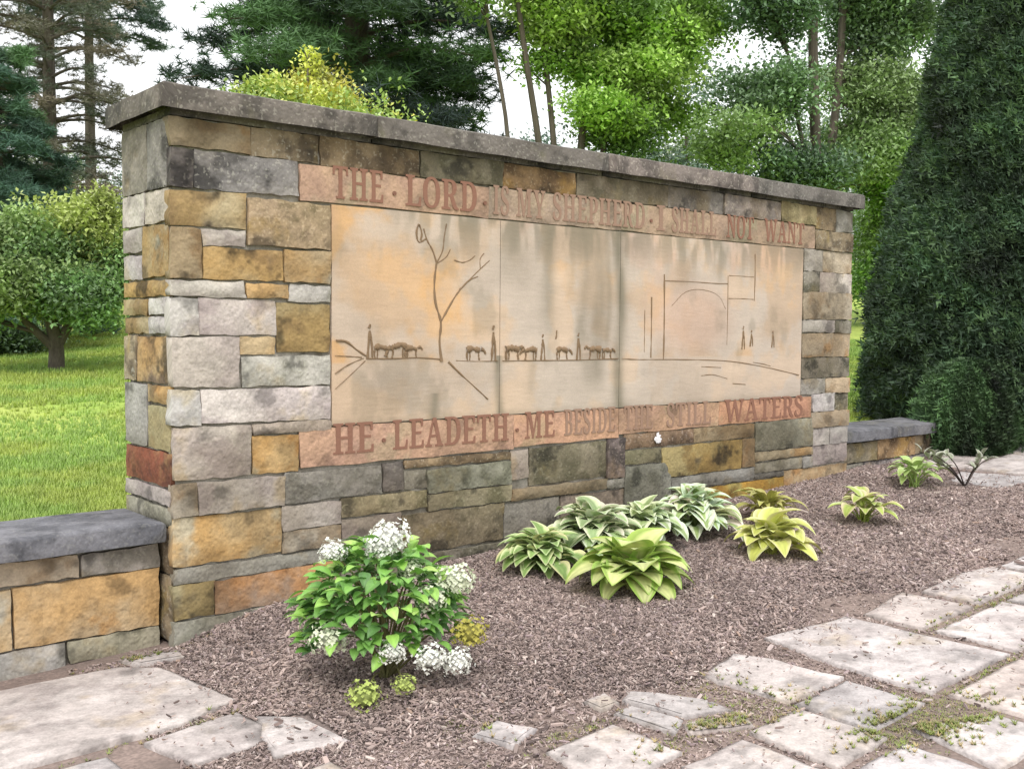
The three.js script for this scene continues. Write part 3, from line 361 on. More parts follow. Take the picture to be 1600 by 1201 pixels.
// ------------------------------------------------------------------ paving
const patio = new THREE.Group(); structure(patio, 'patio');
const pv = (x, z) => ground(x, z) + 0.004;
const rect = (a, b, c, d) => [[a, c], [b, c], [b, d], [a, d]];
const pavers = [
  [[1.37, 1.83], [1.66, 1.76], [1.71, 1.92], [1.735, 2.2], [1.55, 2.205], [1.395, 2.2]], rect(1.4, 1.715, 2.25, 2.54), [[1.93, 1.72], [2.43, 1.80], [2.445, 2.51], [1.85, 2.5], [1.86, 2.1]],
  [[2.53, 1.84], [2.95, 1.77], [2.975, 2.105], [2.525, 2.11]], [[3.05, 1.84], [3.5, 1.8], [3.72, 1.86], [3.72, 2.1], [3.055, 2.1]], rect(3.78, 4.45, 1.88, 2.11), rect(4.52, 5.2, 1.9, 2.12),
  rect(2.53, 3.14, 2.185, 2.515), rect(3.21, 3.8, 2.185, 2.515), rect(3.87, 4.6, 2.19, 2.52), rect(1.88, 2.43, 2.575, 2.86), rect(2.5, 3.2, 2.59, 2.95), rect(3.27, 3.9, 2.59, 2.95),
  [[1.08, 2.28], [1.35, 2.275], [1.36, 2.6], [1.07, 2.61]], [[0.48, 1.93], [0.77, 1.915], [0.785, 2.21], [0.42, 2.24]], [[0.97, 1.80], [1.06, 1.74], [1.19, 1.99], [1.185, 2.1], [1.02, 2.02]], [[0.87, 1.86], [0.94, 1.84], [0.99, 2.03], [0.9, 2.1]], [[0.98, 2.08], [1.17, 2.16], [1.11, 2.235], [0.93, 2.15]], [[0.87, 1.70], [0.96, 1.70], [0.94, 1.78], [0.86, 1.78]],
  rect(0.72, 1.0, 2.3, 2.62), rect(0.36, 0.66, 2.3, 2.7), [[1.5, 2.64], [1.8, 2.78], [1.8, 2.96], [1.42, 2.96]], rect(1.06, 1.36, 2.68, 3.0), rect(0.4, 1.0, 2.76, 3.2), [[0.02, 2.05], [0.3, 2.03], [0.3, 2.4], [0.0, 2.42]],
  // left of the bed
  [[-1.35, 0.06], [-0.75, 0.03], [-0.28, 0.1], [-0.17, 0.24], [-0.12, 0.5], [-0.09, 0.78], [-0.35, 0.85], [-0.8, 0.82], [-1.3, 0.8]], [[-2.2, 0.05], [-1.42, 0.05], [-1.38, 0.8], [-2.2, 0.8]],
  [[-0.47, 0.93], [-0.3, 0.915], [-0.14, 0.90], [-0.12, 1.06], [-0.2, 1.2], [-0.42, 1.2]], [[-0.09, 0.98], [0.02, 1.12], [0.03, 1.4], [-0.2, 1.32], [-0.16, 1.18]], [[-0.24, 0.02], [-0.02, 0.08], [-0.03, 0.16], [-0.2, 0.12]], rect(-1.3, -0.62, 0.95, 1.5), rect(-0.5, -0.1, 1.5, 2.0), [[0.38, 1.66], [0.5, 1.62], [0.56, 1.74], [0.42, 1.8]],
  // beyond the bed
  [[5.55, 0.62], [6.2, 0.45], [6.3, 0.95], [5.55, 1.02]], rect(6.38, 7.1, 0.42, 0.98), rect(5.6, 6.25, 1.1, 1.55), rect(6.32, 7.2, 1.06, 1.55), rect(7.18, 7.9, 0.3, 0.98), rect(7.28, 8.0, 1.06, 1.6), rect(5.2, 5.9, 1.63, 1.84), rect(6.15, 6.85, 0.02, 0.36), rect(6.92, 7.6, -0.1, 0.24), rect(7.98, 8.7, 0.3, 0.98),
  rect(5.27, 6.0, 1.92, 2.3), rect(6.08, 6.8, 1.64, 2.3),
];
for (const p of pavers) { let cx = 0, cz = 0; for (const q of p) { cx += q[0] / p.length; cz += q[1] / p.length; } for (const q of p) { q[0] += Math.sign(q[0] - cx) * 0.011; q[1] += Math.sign(q[1] - cz) * 0.011; } }   // close the joints to about 3 cm
pavers.forEach((p, i) => mesh('paving_stone', slabGeo(p, pv, 0.05, 6000 + i, { rough: 0.005, bevel: 0.007, tiltBy: 0.012, tint: i % 7 === 3 ? [1.0, 0.94, 0.9] : i % 5 === 2 ? [1.05, 1.04, 1.05] : [1, 0.98, 0.97] }), stoneMat.paver, patio));
{ // further rows out of the frame
  const r = rngOf(12); for (let z = 3.05; z < 6.5; z += 0.5) for (let x = 1.45 - r(); x < 8; x += 0.72) mesh('paving_stone', slabGeo(rect(x, x + 0.66, z, z + 0.44), pv, 0.05, 6200 + Math.floor(r() * 900), { sub: 0.3 }), stoneMat.paver, patio);
}
function inPoly(p, x, z) { let c = false; for (let i = 0, j = p.length - 1; i < p.length; j = i++) { const [xi, zi] = p[i], [xj, zj] = p[j]; if (zi > z !== zj > z && x < (xj - xi) * (z - zi) / (zj - zi) + xi) c = !c; } return c; }
const onPaver = (x, z) => pavers.some((p) => inPoly(p, x, z));

// ------------------------------------------------------------------ bark mulch
function instanced(name, geo, mat, list, parent) {  // list of {m: Matrix4, c: [r,g,b]}
  const im = new THREE.InstancedMesh(geo, mat, list.length), c = new THREE.Color();
  list.forEach((e, i) => { im.setMatrixAt(i, e.m); im.setColorAt(i, c.setRGB(...e.c)); });
  im.name = name; im.castShadow = im.receiveShadow = true; im.userData.kind = 'stuff'; (parent ?? scene).add(im); return im;
}
const M4 = (p, e, s) => new THREE.Matrix4().compose(p, new THREE.Quaternion().setFromEuler(e), s);
{
  const chip = new THREE.BoxGeometry(1, 0.22, 0.42, 2, 1, 1), p = chip.attributes.position, r = rngOf(9);
  for (let i = 0; i < p.count; i++) { const x = p.getX(i), k = 1 - 0.75 * Math.abs(x); p.setXYZ(i, x, p.getY(i) * (0.5 + k) + 0.12 * x * x + 0.04 * hash2(i, 3, 1), p.getZ(i) * (0.5 + 0.7 * k) + 0.05 * Math.sin(x * 5)); }
  chip.computeVertexNormals();
  const list = [], tones = [[0.31, 0.24, 0.215], [0.22, 0.165, 0.15], [0.10, 0.073, 0.066], [0.37, 0.30, 0.28], [0.27, 0.205, 0.205], [0.46, 0.39, 0.35], [0.27, 0.19, 0.15]];
  for (let n = 0; n < 480000 && list.length < 240000; n++) {
    const x = -0.45 + 6.7 * r(), z = -0.02 + 2.75 * r();
    const g = ground(x, z), b = bedY(x, z), inBed = b > g - 0.02, pav = onPaver(x, z);
    let keep = inBed ? 1 : z < 2.5 && x < 2 ? 0.35 : 0.12; if (pav) keep = 0.035 * (z < 1.95 ? 1 : 0.3) * (x < -0.1 ? 0.3 : 1);
    if (z < 0.09 && x < -0.02) keep = 0.2; if (!inBed && !pav && x < 0.4 && z > 0.75) keep = 0.75;
    if (r() > keep * (x > 3.5 ? 0.8 : 1)) continue;
    const y = Math.max(b, pav ? pv(x, z) + 0.004 : g - 0.02) + 0.010 * r() + 0.004, s = (0.0055 + 0.0125 * r() * r() + (r() < 0.06 ? 0.018 * r() : 0)) * (x > 3 ? 1.25 : 1), t = tones[Math.floor(r() * r() * 7)], v = (0.75 + 0.6 * r()) * (0.7 + 0.6 * fbm(x * 0.1 + 0.3, z * 0.1 + 0.3, 30, 4, 19));
    list.push({ m: M4(V3(x, y, z), new THREE.Euler((r() - 0.5) * 1.1, r() * 6.28, (r() - 0.5) * 1.1), V3(s * (0.9 + 0.9 * r()), s * 0.9, s * (0.4 + 0.8 * r()))), c: [t[0] * v, t[1] * v, t[2] * v] });
  }
  const im = instanced('bark_mulch', chip, std({ roughness: 0.9 }), list); im.userData.label = 'brown bark mulch covering the flower bed in front of the wall'; im.userData.category = 'mulch';
}
{ // moss and weeds in the joints
  const blade = new THREE.BufferGeometry(); const P = [], r0 = rngOf(4);
  for (let k = 0; k < 7; k++) { const a = r0() * 6.28, l = 0.6 + 0.5 * r0(), w = 0.16, dx = Math.cos(a), dz = Math.sin(a); P.push(-dz * w, 0, dx * w, dz * w, 0, -dx * w, dx * l * 0.8, l * 0.7, dz * l * 0.8); }
  blade.setAttribute('position', new THREE.Float32BufferAttribute(P, 3)); blade.computeVertexNormals();
  const r = rngOf(31), list = [], spots = [[1.62, 2.66, 0.14, 0.07, 900], [1.45, 2.59, 0.1, 0.05, 400], [1.22, 2.2, 0.12, 0.05, 330], [1.3, 2.0, 0.06, 0.12, 300], [3.35, 2.14, 0.5, 0.025, 420], [0.95, 2.16, 0.14, 0.04, 200], [0.66, 1.86, 0.12, 0.03, 160], [-0.28, 0.88, 0.2, 0.02, 90], [0.2, 1.95, 0.1, 0.05, 120], [2.0, 2.55, 0.3, 0.015, 200], [1.8, 2.6, 0.05, 0.12, 220], [0.4, 1.6, 0.05, 0.05, 80], [-0.15, 0.06, 0.12, 0.02, 90]];
  for (const [x, z, sx, sz, n] of spots) for (let i = 0; i < n; i++) { const X = x + gauss(r) * sx, Z = z + gauss(r) * sz, y = Math.max(bedY(X, Z), onPaver(X, Z) ? pv(X, Z) : ground(X, Z) - 0.02), s = 0.008 + 0.016 * r(), v = 0.7 + 0.6 * r(), d = r() < 0.35; list.push({ m: M4(V3(X, y, Z), new THREE.Euler(0, r() * 6.28, 0), V3(s, s, s)), c: d ? [0.33 * v, 0.26 * v, 0.12 * v] : [0.20 * v, 0.24 * v, 0.05 * v] }); }
  const im = instanced('moss', blade, leafMat({ transmission: 0.2 }), list); im.userData.label = 'yellow green moss and weeds in the joints between paving stones'; im.userData.category = 'moss';
}
{ // lawn blades
  const blade = new THREE.BufferGeometry(), P = [], r0 = rngOf(14);
  for (let k = 0; k < 8; k++) { const a = r0() * 6.28, l = 0.7 + 0.5 * r0(), w = 0.075, dx = Math.cos(a), dz = Math.sin(a), o = r0() * 0.5 - 0.25, q = r0() * 0.5 - 0.25; P.push(o - dz * w, 0, q + dx * w, o + dz * w, 0, q - dx * w, o + dx * l * 0.45, l, q + dz * l * 0.45); }
  blade.setAttribute('position', new THREE.Float32BufferAttribute(P, 3)); blade.computeVertexNormals();
  const r = rngOf(33), list = [];
  const put = (x, z, k) => { const s = (0.035 + 0.03 * r()) * k, v = 0.75 + 0.5 * r(), t = fbm(x * 0.03 + 0.5, z * 0.03 + 0.5, 40, 3, 9), yel = sstep(0.4, 0.65, t); list.push({ m: M4(V3(x, ground(x, z) - 0.012, z), new THREE.Euler(0, r() * 6.28, 0), V3(s * 1.3, s, s * 1.3)), c: [mix(0.29, 0.38, yel) * v, mix(0.43, 0.46, yel) * v, 0.09 * v] }); };
  for (let i = 0; i < 42000; i++) { const d = 0.55 + 9 * r() * r(), z = -d, w = 1.2 + 0.25 * d; put(-0.9 + 0.32 * (d - 0.5) + (r() - 0.5) * 2 * w, z, 1); }
  for (let i = 0; i < 16000; i++) { const d = 9 + 14 * r(), z = -d; put(1.6 + 0.3 * (d - 9) + (r() - 0.5) * 7, z, 1.3); }
  for (let i = 0; i < 14000; i++) put(6.2 + 9 * r(), -0.7 - 6 * r(), 1.1);
  const im = instanced('grass', blade, leafMat({ transmission: 0.3 }), list); im.userData.label = 'short bright green lawn grass behind the stone walls'; im.userData.category = 'grass';
}

// ------------------------------------------------------------------ bed plants
// a broad ribbed leaf on a stalk: grows out along +z from the crown, arches over
function hostaLeaf(len, wid, stalk, droop, cIn, cEdge, edgeAt, seed) {
  const r = rngOf(seed), n = 9, m = 8, pos = [], col = [], idx = [], rise = 0.8 + 0.25 * r(), wav = r() * 6;
  const spine = (t) => { const a = rise - t * droop * 1.5; return a; };
  let y = Math.sin(1.05) * stalk, z = Math.cos(1.05) * stalk * 0.9; const sp = [[y, z]];
  for (let i = 0; i < n; i++) { const a = spine((i + 0.5) / n); y += Math.sin(a) * len / n; z += Math.cos(a) * len / n; sp.push([y, z]); }
  for (let i = 0; i <= n; i++) {
    const t = i / n, w = wid * Math.pow(Math.sin(Math.PI * Math.pow(Math.min(1, t * 0.96 + 0.03), 0.62)), 0.85);
    for (let j = 0; j <= m; j++) { const q = j / m * 2 - 1, aq = Math.abs(q), rib = 0.012 * wid * 6 * (0.5 - Math.abs(((aq * 4) % 1) - 0.5)) * (1 - aq), cup = 0.33 * w * aq * aq * 0.8, wv = 0.05 * w * Math.sin(t * 9 + wav) * aq; pos.push(q * w, sp[i][0] + cup + rib + wv, sp[i][1] - 0.10 * len * aq * aq * (1 - t)); const e = sstep(edgeAt - 0.12, edgeAt + 0.06, Math.max(aq, t > 0.9 ? 1 : 0) + 0.16 * (hash2(i, j, seed) - 0.5)), k = 0.9 + 0.2 * hash2(j, i, seed); for (let c = 0; c < 3; c++) col.push(mix(cIn[c], cEdge[c], e) * k * (1 - 0.18 * (j % 2))); }
  }
  for (let i = 0; i < n; i++) for (let j = 0; j < m; j++) { const a = i * (m + 1) + j, b = a + m + 1; idx.push(a, b, a + 1, a + 1, b, b + 1); }
  const b0 = pos.length / 3, sw = 0.006; // stalk
  for (const [yy, zz] of [[0, 0], [Math.sin(1.1) * stalk * 0.55, Math.cos(1.1) * stalk * 0.4], sp[0]]) for (const [dx, dy] of [[-sw, 0], [sw, 0], [0, -sw * 1.2]]) { pos.push(dx, yy + dy, zz); col.push(cIn[0] * 1.1, cIn[1] * 1.1, cIn[2]); }
  for (let s = 0; s < 2; s++) for (let k = 0; k < 3; k++) { const a = b0 + s * 3 + k, b = b0 + s * 3 + (k + 1) % 3; idx.push(a, a + 3, b, b, a + 3, b + 3); }
  const g = new THREE.BufferGeometry(); g.setAttribute('position', new THREE.Float32BufferAttribute(pos, 3)); g.setAttribute('color', new THREE.Float32BufferAttribute(col, 3)); g.setIndex(idx); g.computeVertexNormals(); return g;
}
const hostaMat = leafMat({ vertexColors: true, roughness: 0.68, transmission: 0.25 });
function hosta(name, label, x, z, n, len, wid, stalk, cIn, cEdge, edgeAt, seed, spread = 1) {
  const o = thing(name, label, 'plant', [x, bedY(x, z) - 0.01, z]), r = rngOf(seed), kinds = [];
  for (let k = 0; k < 7; k++) { const v = 0.85 + 0.3 * r(); kinds.push(hostaLeaf(len, wid * (0.85 + 0.3 * r()), stalk, 0.95 + 0.5 * r(), cIn.map((c) => c * v), cEdge.map((c) => c * (0.9 + 0.2 * r())), edgeAt, seed + k)); }
  for (let i = 0; i < n; i++) { const t = i / n, m = mesh('leaf', kinds[i % 7], hostaMat, o), s = 0.72 + 0.45 * r(); m.rotation.set(0, i * 2.4 + (r() - 0.5) * 0.6, 0); m.rotateX((0.45 - 0.95 * t) * spread + (r() - 0.5) * 0.3); m.scale.set(s, s * 0.9, s); m.position.set((r() - 0.5) * 0.05, 0.012, (r() - 0.5) * 0.05); }
  return o;
}
function hostas(...a) { const o = hosta(...a); o.userData.group = 'hostas planted along the foot of the wall'; return o; }
hostas('hosta_plant', 'largest chartreuse hosta with broad pale centred leaves at the front of the bed', 1.93, 0.93, 46, 0.23, 0.10, 0.16, [0.62, 0.66, 0.27], [0.34, 0.52, 0.09], 0.62, 801);
hostas('hosta_plant', 'small green hosta with thin pale edged leaves, leftmost along the foot of the wall', 1.80, 0.40, 110, 0.14, 0.05, 0.15, [0.26, 0.41, 0.11], [0.66, 0.72, 0.38], 0.62, 811, 1.15);
hostas('hosta_plant', 'grey green white edged hosta behind the largest chartreuse hosta', 2.24, 0.34, 120, 0.16, 0.06, 0.2, [0.33, 0.46, 0.20], [0.76, 0.80, 0.58], 0.58, 821, 1.15);
hostas('hosta_plant', 'pale cream edged hosta filling the row between its grey green and variegated neighbours', 2.63, 0.36, 90, 0.14, 0.055, 0.17, [0.36, 0.47, 0.19], [0.78, 0.80, 0.60], 0.5, 826, 1.15);
hostas('hosta_plant', 'white edged variegated hosta growing under the ochre stone of the wall', 3.02, 0.40, 120, 0.16, 0.058, 0.19, [0.33, 0.45, 0.15], [0.80, 0.82, 0.62], 0.46, 831, 1.15);
hostas('hosta_plant', 'bright yellow hosta with drooping leaves at the right of the hosta group', 2.98, 0.98, 46, 0.19, 0.07, 0.15, [0.60, 0.64, 0.14], [0.74, 0.74, 0.36], 0.72, 841);
hostas('hosta_plant', 'thin olive yellow plant close to the wall behind the bright yellow hosta', 3.6, 0.5, 34, 0.16, 0.034, 0.15, [0.42, 0.42, 0.10], [0.5, 0.48, 0.16], 0.8, 845);
hostas('hosta_plant', 'small lime green plant with cream leaves standing alone right of the hostas', 4.05, 0.90, 34, 0.125, 0.04, 0.16, [0.42, 0.52, 0.10], [0.66, 0.66, 0.36], 0.7, 851, 0.85);
hosta('leafy_plant', 'small bright green leafy plant in front of the low grey wall', 5.25, 0.58, 34, 0.125, 0.04, 0.18, [0.38, 0.52, 0.15], [0.5, 0.6, 0.25], 0.75, 861, 0.75);
{ // twiggy plant
  const o = thing('twiggy_shrub', 'sparse plant with dark bare twigs and few pale leaves at the far bed end', 'plant', [5.52, bedY(5.52, 0.82), 0.82]), r = rngOf(61), gs = [], list = [];
  for (let i = 0; i < 14; i++) { const a = r() * 6.28, l = 0.16 + 0.16 * r(), p = [V3(0, 0, 0), V3(Math.cos(a) * l * 0.5, l * 0.55, Math.sin(a) * l * 0.5), V3(Math.cos(a) * l * 1.1, l * 0.75 + 0.05 * r(), Math.sin(a) * l * 1.1)]; gs.push(tube(p, 0.006, 0.003, 5)); for (let k = 0; k < 3; k++) list.push(p[2].clone().lerp(p[1], 0.5 * r())); }
  mesh('twig', mergeGeometries(gs), std({ color: new THREE.Color(0.06, 0.045, 0.04) }), o);
  const lg = hostaLeaf(0.08, 0.02, 0.01, 0.6, [0.30, 0.34, 0.22], [0.5, 0.5, 0.42], 0.6, 3); list.forEach((p) => { const m = mesh('leaf', lg, hostaMat, o); m.position.copy(p); m.rotation.set((r() - 0.5), r() * 6.28, 0); });
}
{ // hydrangea
  const X = 0.40, Z = 1.08, o = thing('hydrangea_shrub', 'leafy green hydrangea shrub with white flower heads at the left of the bed', 'shrub', [X, bedY(X, Z) - 0.01, Z]), r = rngOf(71);
  const R = V3(0.763, 0, 0.645), T = V3(-0.645, 0, 0.763), at = (a, h, t) => V3(0, h, 0).addScaledVector(R, a).addScaledVector(T, t);
  const oval = (seed) => { const rr = rngOf(seed), n = 6, pos = [], idx = [], col = [], L = 1, cur = 0.5 + 0.4 * rr(); let y = 0, z = 0; for (let i = 0; i <= n; i++) { const t = i / n, a = 0.35 - cur * t * 1.6, w = 0.30 * Math.pow(Math.sin(Math.PI * Math.pow(t * 0.97 + 0.015, 0.75)), 0.9); for (let j = -2; j <= 2; j++) { pos.push(w * j / 2, y + 0.10 * Math.abs(j) / 2 * w * 3 + (Math.abs(j) === 1 ? 0.018 : 0), z); const k = j === 0 ? 1.25 : (i + j) % 2 ? 0.92 : 1.05; col.push(k, k, k); } y += Math.sin(a) * L / n; z += Math.cos(a) * L / n; } for (let i = 0; i < n; i++) for (let j = 0; j < 4; j++) { const a = i * 5 + j, b = a + 5; idx.push(a, b, a + 1, a + 1, b, b + 1); } const g = new THREE.BufferGeometry(); g.setAttribute('position', new THREE.Float32BufferAttribute(pos, 3)); g.setAttribute('color', new THREE.Float32BufferAttribute(col, 3)); g.setIndex(idx); g.computeVertexNormals(); return g; };
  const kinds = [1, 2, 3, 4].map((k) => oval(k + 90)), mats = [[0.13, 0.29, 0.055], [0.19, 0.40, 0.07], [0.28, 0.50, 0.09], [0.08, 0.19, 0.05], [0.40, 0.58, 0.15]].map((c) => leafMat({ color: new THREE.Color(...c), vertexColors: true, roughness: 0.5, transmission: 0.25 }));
  const stems = [], tips = [];
  for (let i = 0; i < 26; i++) { const a = r() * 6.28, q = Math.sqrt(r()), e = at(-0.04 + Math.cos(a) * q * 0.24, 0.14 + 0.36 * Math.sqrt(Math.max(0, 1 - q * q * 0.75)) * (0.65 + 0.35 * r()), Math.sin(a) * q * 0.22); tips.push(e); stems.push(tube([V3((r() - 0.5) * 0.08, 0, (r() - 0.5) * 0.08), e.clone().multiplyScalar(0.5).add(V3(0, 0.05, 0)), e], 0.005, 0.003, 5)); }
  const heads = [[-0.205, 0.50, 0.02, 0.042, 0], [0.005, 0.545, -0.02, 0.062, 0], [-0.03, 0.525, 0.03, 0.045, 0], [0.265, 0.40, 0.05, 0.055, 1], [0.175, 0.345, 0.10, 0.05, 1], [-0.185, 0.215, 0.18, 0.055, 1], [0.045, 0.185, 0.24, 0.038, 0], [0.18, 0.15, 0.20, 0.045, 0], [0.275, 0.125, 0.16, 0.045, 0], [0.32, 0.21, 0.08, 0.055, 3], [-0.05, 0.03, 0.26, 0.052, 2], [0.095, 0.075, 0.27, 0.034, 2], [0.10, 0.44, 0.06, 0.036, 1]];
  for (const h of heads) stems.push(tube([V3(0, 0, 0), at(h[0] * 0.5, h[1] * 0.65 + 0.05, h[2] * 0.5), at(h[0], h[1], h[2])], 0.005, 0.003, 5));
  mesh('stem', mergeGeometries(stems), std({ color: new THREE.Color(0.14, 0.13, 0.05) }), o);
  for (let i = 0; i < 295; i++) {
    const az0 = r() * 6.28319, el = Math.asin(Math.min(1, -0.35 + 1.35 * ((i * 0.618034) % 1))), sh = 0.62 + 0.42 * Math.sqrt(r()), ce = Math.cos(el), a = -0.03 + 0.285 * ce * Math.cos(az0) * sh, t = 0.25 * ce * Math.sin(az0) * sh, h = 0.25 + 0.285 * Math.sin(el) * sh + 0.02 * gauss(r);
    if (a > 0.14 && h < 0.24 && r() < 0.6) continue;
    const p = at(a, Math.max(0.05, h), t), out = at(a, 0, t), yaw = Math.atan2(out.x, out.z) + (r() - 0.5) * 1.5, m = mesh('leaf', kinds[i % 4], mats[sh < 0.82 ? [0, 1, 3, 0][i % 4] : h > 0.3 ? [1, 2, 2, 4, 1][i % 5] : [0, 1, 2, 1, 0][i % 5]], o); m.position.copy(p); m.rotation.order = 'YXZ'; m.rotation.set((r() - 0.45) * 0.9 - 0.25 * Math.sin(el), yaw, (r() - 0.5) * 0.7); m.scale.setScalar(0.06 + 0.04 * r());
  }
  const extra = [];
  for (let i = 0; i < 420; i++) { const a0 = r() * 6.28319, el = Math.asin(Math.min(1, -0.35 + 1.35 * r())), sh = 0.45 + 0.5 * Math.sqrt(r()), ce = Math.cos(el), a = -0.03 + 0.285 * ce * Math.cos(a0) * sh, t = 0.25 * ce * Math.sin(a0) * sh, h = Math.max(0.06, 0.25 + 0.285 * Math.sin(el) * sh), out = at(a, 0, t), k = 0.05 + 0.035 * r(), c = [[0.13, 0.29, 0.055], [0.17, 0.36, 0.07], [0.09, 0.21, 0.05]][i % 3]; if (a > 0.14 && h < 0.22) continue; extra.push({ m: M4(at(a, h, t), new THREE.Euler((r() - 0.45) * 1.0, Math.atan2(out.x, out.z) + (r() - 0.5) * 1.8, (r() - 0.5) * 0.7, 'YXZ'), V3(k, k, k)), c }); }
  instanced('foliage', kinds[0], leafMat({ vertexColors: true, roughness: 0.55, transmission: 0.25 }), extra, o);
  const petal = (() => { const g = []; for (let k = 0; k < 4; k++) { const s = new THREE.CircleGeometry(0.5, 6); s.scale(0.75, 1, 1); s.translate(0, 0.48, 0); s.rotateX(0.35); s.rotateZ(k * Math.PI / 2); g.push(s); } return mergeGeometries(g); })();
  const cols = [[0.80, 0.80, 0.74], [0.66, 0.70, 0.52], [0.42, 0.50, 0.13], [0.42, 0.38, 0.07]];
  for (const [a, h, t, rad, k] of heads) {
    const gs = [], n = k < 2 ? 150 : 100, lump = r() * 9;
    for (let i = 0; i < n; i++) { const ph = i * 2.39996, yy = 1 - 1.75 * (i + 0.5) / n, rr = Math.sqrt(Math.max(0, 1 - yy * yy)), d = V3(Math.cos(ph) * rr, yy, Math.sin(ph) * rr).multiplyScalar((0.62 + 0.5 * r()) * (0.72 + 0.6 * noise3(Math.cos(ph) * rr * 1.8 + lump, yy * 1.8 + 5, Math.sin(ph) * rr * 1.8 + 5, 12))), s = rad * (0.11 + 0.11 * r()), g = petal.clone(), q = new THREE.Quaternion().setFromUnitVectors(V3(0, 0, 1), d.clone().add(V3(gauss(r) * 0.25, gauss(r) * 0.25, gauss(r) * 0.25)).normalize()); g.applyMatrix4(new THREE.Matrix4().compose(d.multiplyScalar(rad), q, V3(s, s, s))); const v = 0.85 + 0.3 * r(), cc = new Float32Array(g.attributes.position.count * 3); for (let j = 0; j < cc.length; j++) cc[j] = cols[k][j % 3] * v; g.setAttribute('color', new THREE.BufferAttribute(cc, 3)); gs.push(g); }
    const core = new THREE.IcosahedronGeometry(rad * 0.6, 2); const cc = new Float32Array(core.attributes.position.count * 3); for (let j = 0; j < cc.length; j++) cc[j] = cols[k][j % 3] * 0.55; core.setAttribute('color', new THREE.BufferAttribute(cc, 3)); const ci = mergeVertices(core); gs.push(ci);
    const m = mesh('flower_head', mergeGeometries(gs.map((g) => g.index ? g.toNonIndexed() : g)), leafMat({ vertexColors: true, roughness: 0.8, transmission: 0.15 }), o); m.position.copy(at(a, h, t)); m.scale.set(1.25, 1.1, 1.25);
    if (k === 2) m.userData.label = 'lime green flower head low on the shrub'; if (k === 3) m.userData.label = 'yellowing flower head at the right side';
  }
}

// ------------------------------------------------------------------ trees
const barkTex = dataTex(256, 512, (u, v, o) => { const a = fbm(u, v * 0.3, 20, 4, 401), b = fbm(u, v, 6, 4, 403); const m = 0.4 + 0.9 * a; o[0] = mix(0.10, 0.15, b) * m; o[1] = mix(0.08, 0.125, b) * m; o[2] = mix(0.065, 0.10, b) * m; }, true);
const bark = std({ map: barkTex, bumpMap: barkTex, bumpScale: 0.03 });
function clump(kind, seed) {                         // unit-size bunch of leaves
  const r = rngOf(seed), P = [];
  if (kind === 'needle') { for (let k = 0; k < 16; k++) { const d = V3(gauss(r), gauss(r) * 0.6 + 0.25, gauss(r)).normalize(), s = V3(gauss(r), gauss(r), gauss(r)).cross(d).normalize().multiplyScalar(0.045), L = 0.7 + 0.4 * r(); P.push(-s.x, -s.y, -s.z, s.x, s.y, s.z, d.x * L, d.y * L, d.z * L); } }
  else if (kind === 'spray') { for (let k = 0; k < 9; k++) { const d = V3(gauss(r) * 0.7, gauss(r) * 0.7, 0.9).normalize(), s = V3(gauss(r), gauss(r), gauss(r)).cross(d).normalize().multiplyScalar(0.16), L = 0.6 + 0.6 * r(), o = V3(gauss(r), gauss(r), 0).multiplyScalar(0.3); P.push(o.x - s.x, o.y - s.y, o.z - s.z, o.x + s.x, o.y + s.y, o.z + s.z, o.x + d.x * L, o.y + d.y * L, o.z + d.z * L); } }
  else for (let k = 0; k < 6; k++) { // folded leaves
    const o = V3(gauss(r), gauss(r), gauss(r)).multiplyScalar(0.75), d = V3(gauss(r), gauss(r) * 0.5 - 0.25, gauss(r)).normalize(), s = V3(gauss(r) * 0.4, 1, gauss(r) * 0.4).cross(d).normalize().multiplyScalar(0.33), e = o.clone().addScaledVector(d, 1.15), m = o.clone().addScaledVector(d, 0.5), dn = 0.1;
    for (const sg of [-1, 1]) { const q = m.clone().addScaledVector(s, sg); q.y += dn; sg < 0 ? P.push(o.x, o.y, o.z, e.x, e.y, e.z, q.x, q.y, q.z) : P.push(o.x, o.y, o.z, q.x, q.y, q.z, e.x, e.y, e.z); }
  }
  const g = new THREE.BufferGeometry(); g.setAttribute('position', new THREE.Float32BufferAttribute(P, 3)); g.computeVertexNormals(); return g;
}
const CL = { leaf: clump('leaf', 3), needle: clump('needle', 5), spray: clump('spray', 7) };
const crownMat = leafMat({ roughness: 0.7, transmission: 0.3 }), needleMat = leafMat({ roughness: 0.75, transmission: 0.1 });
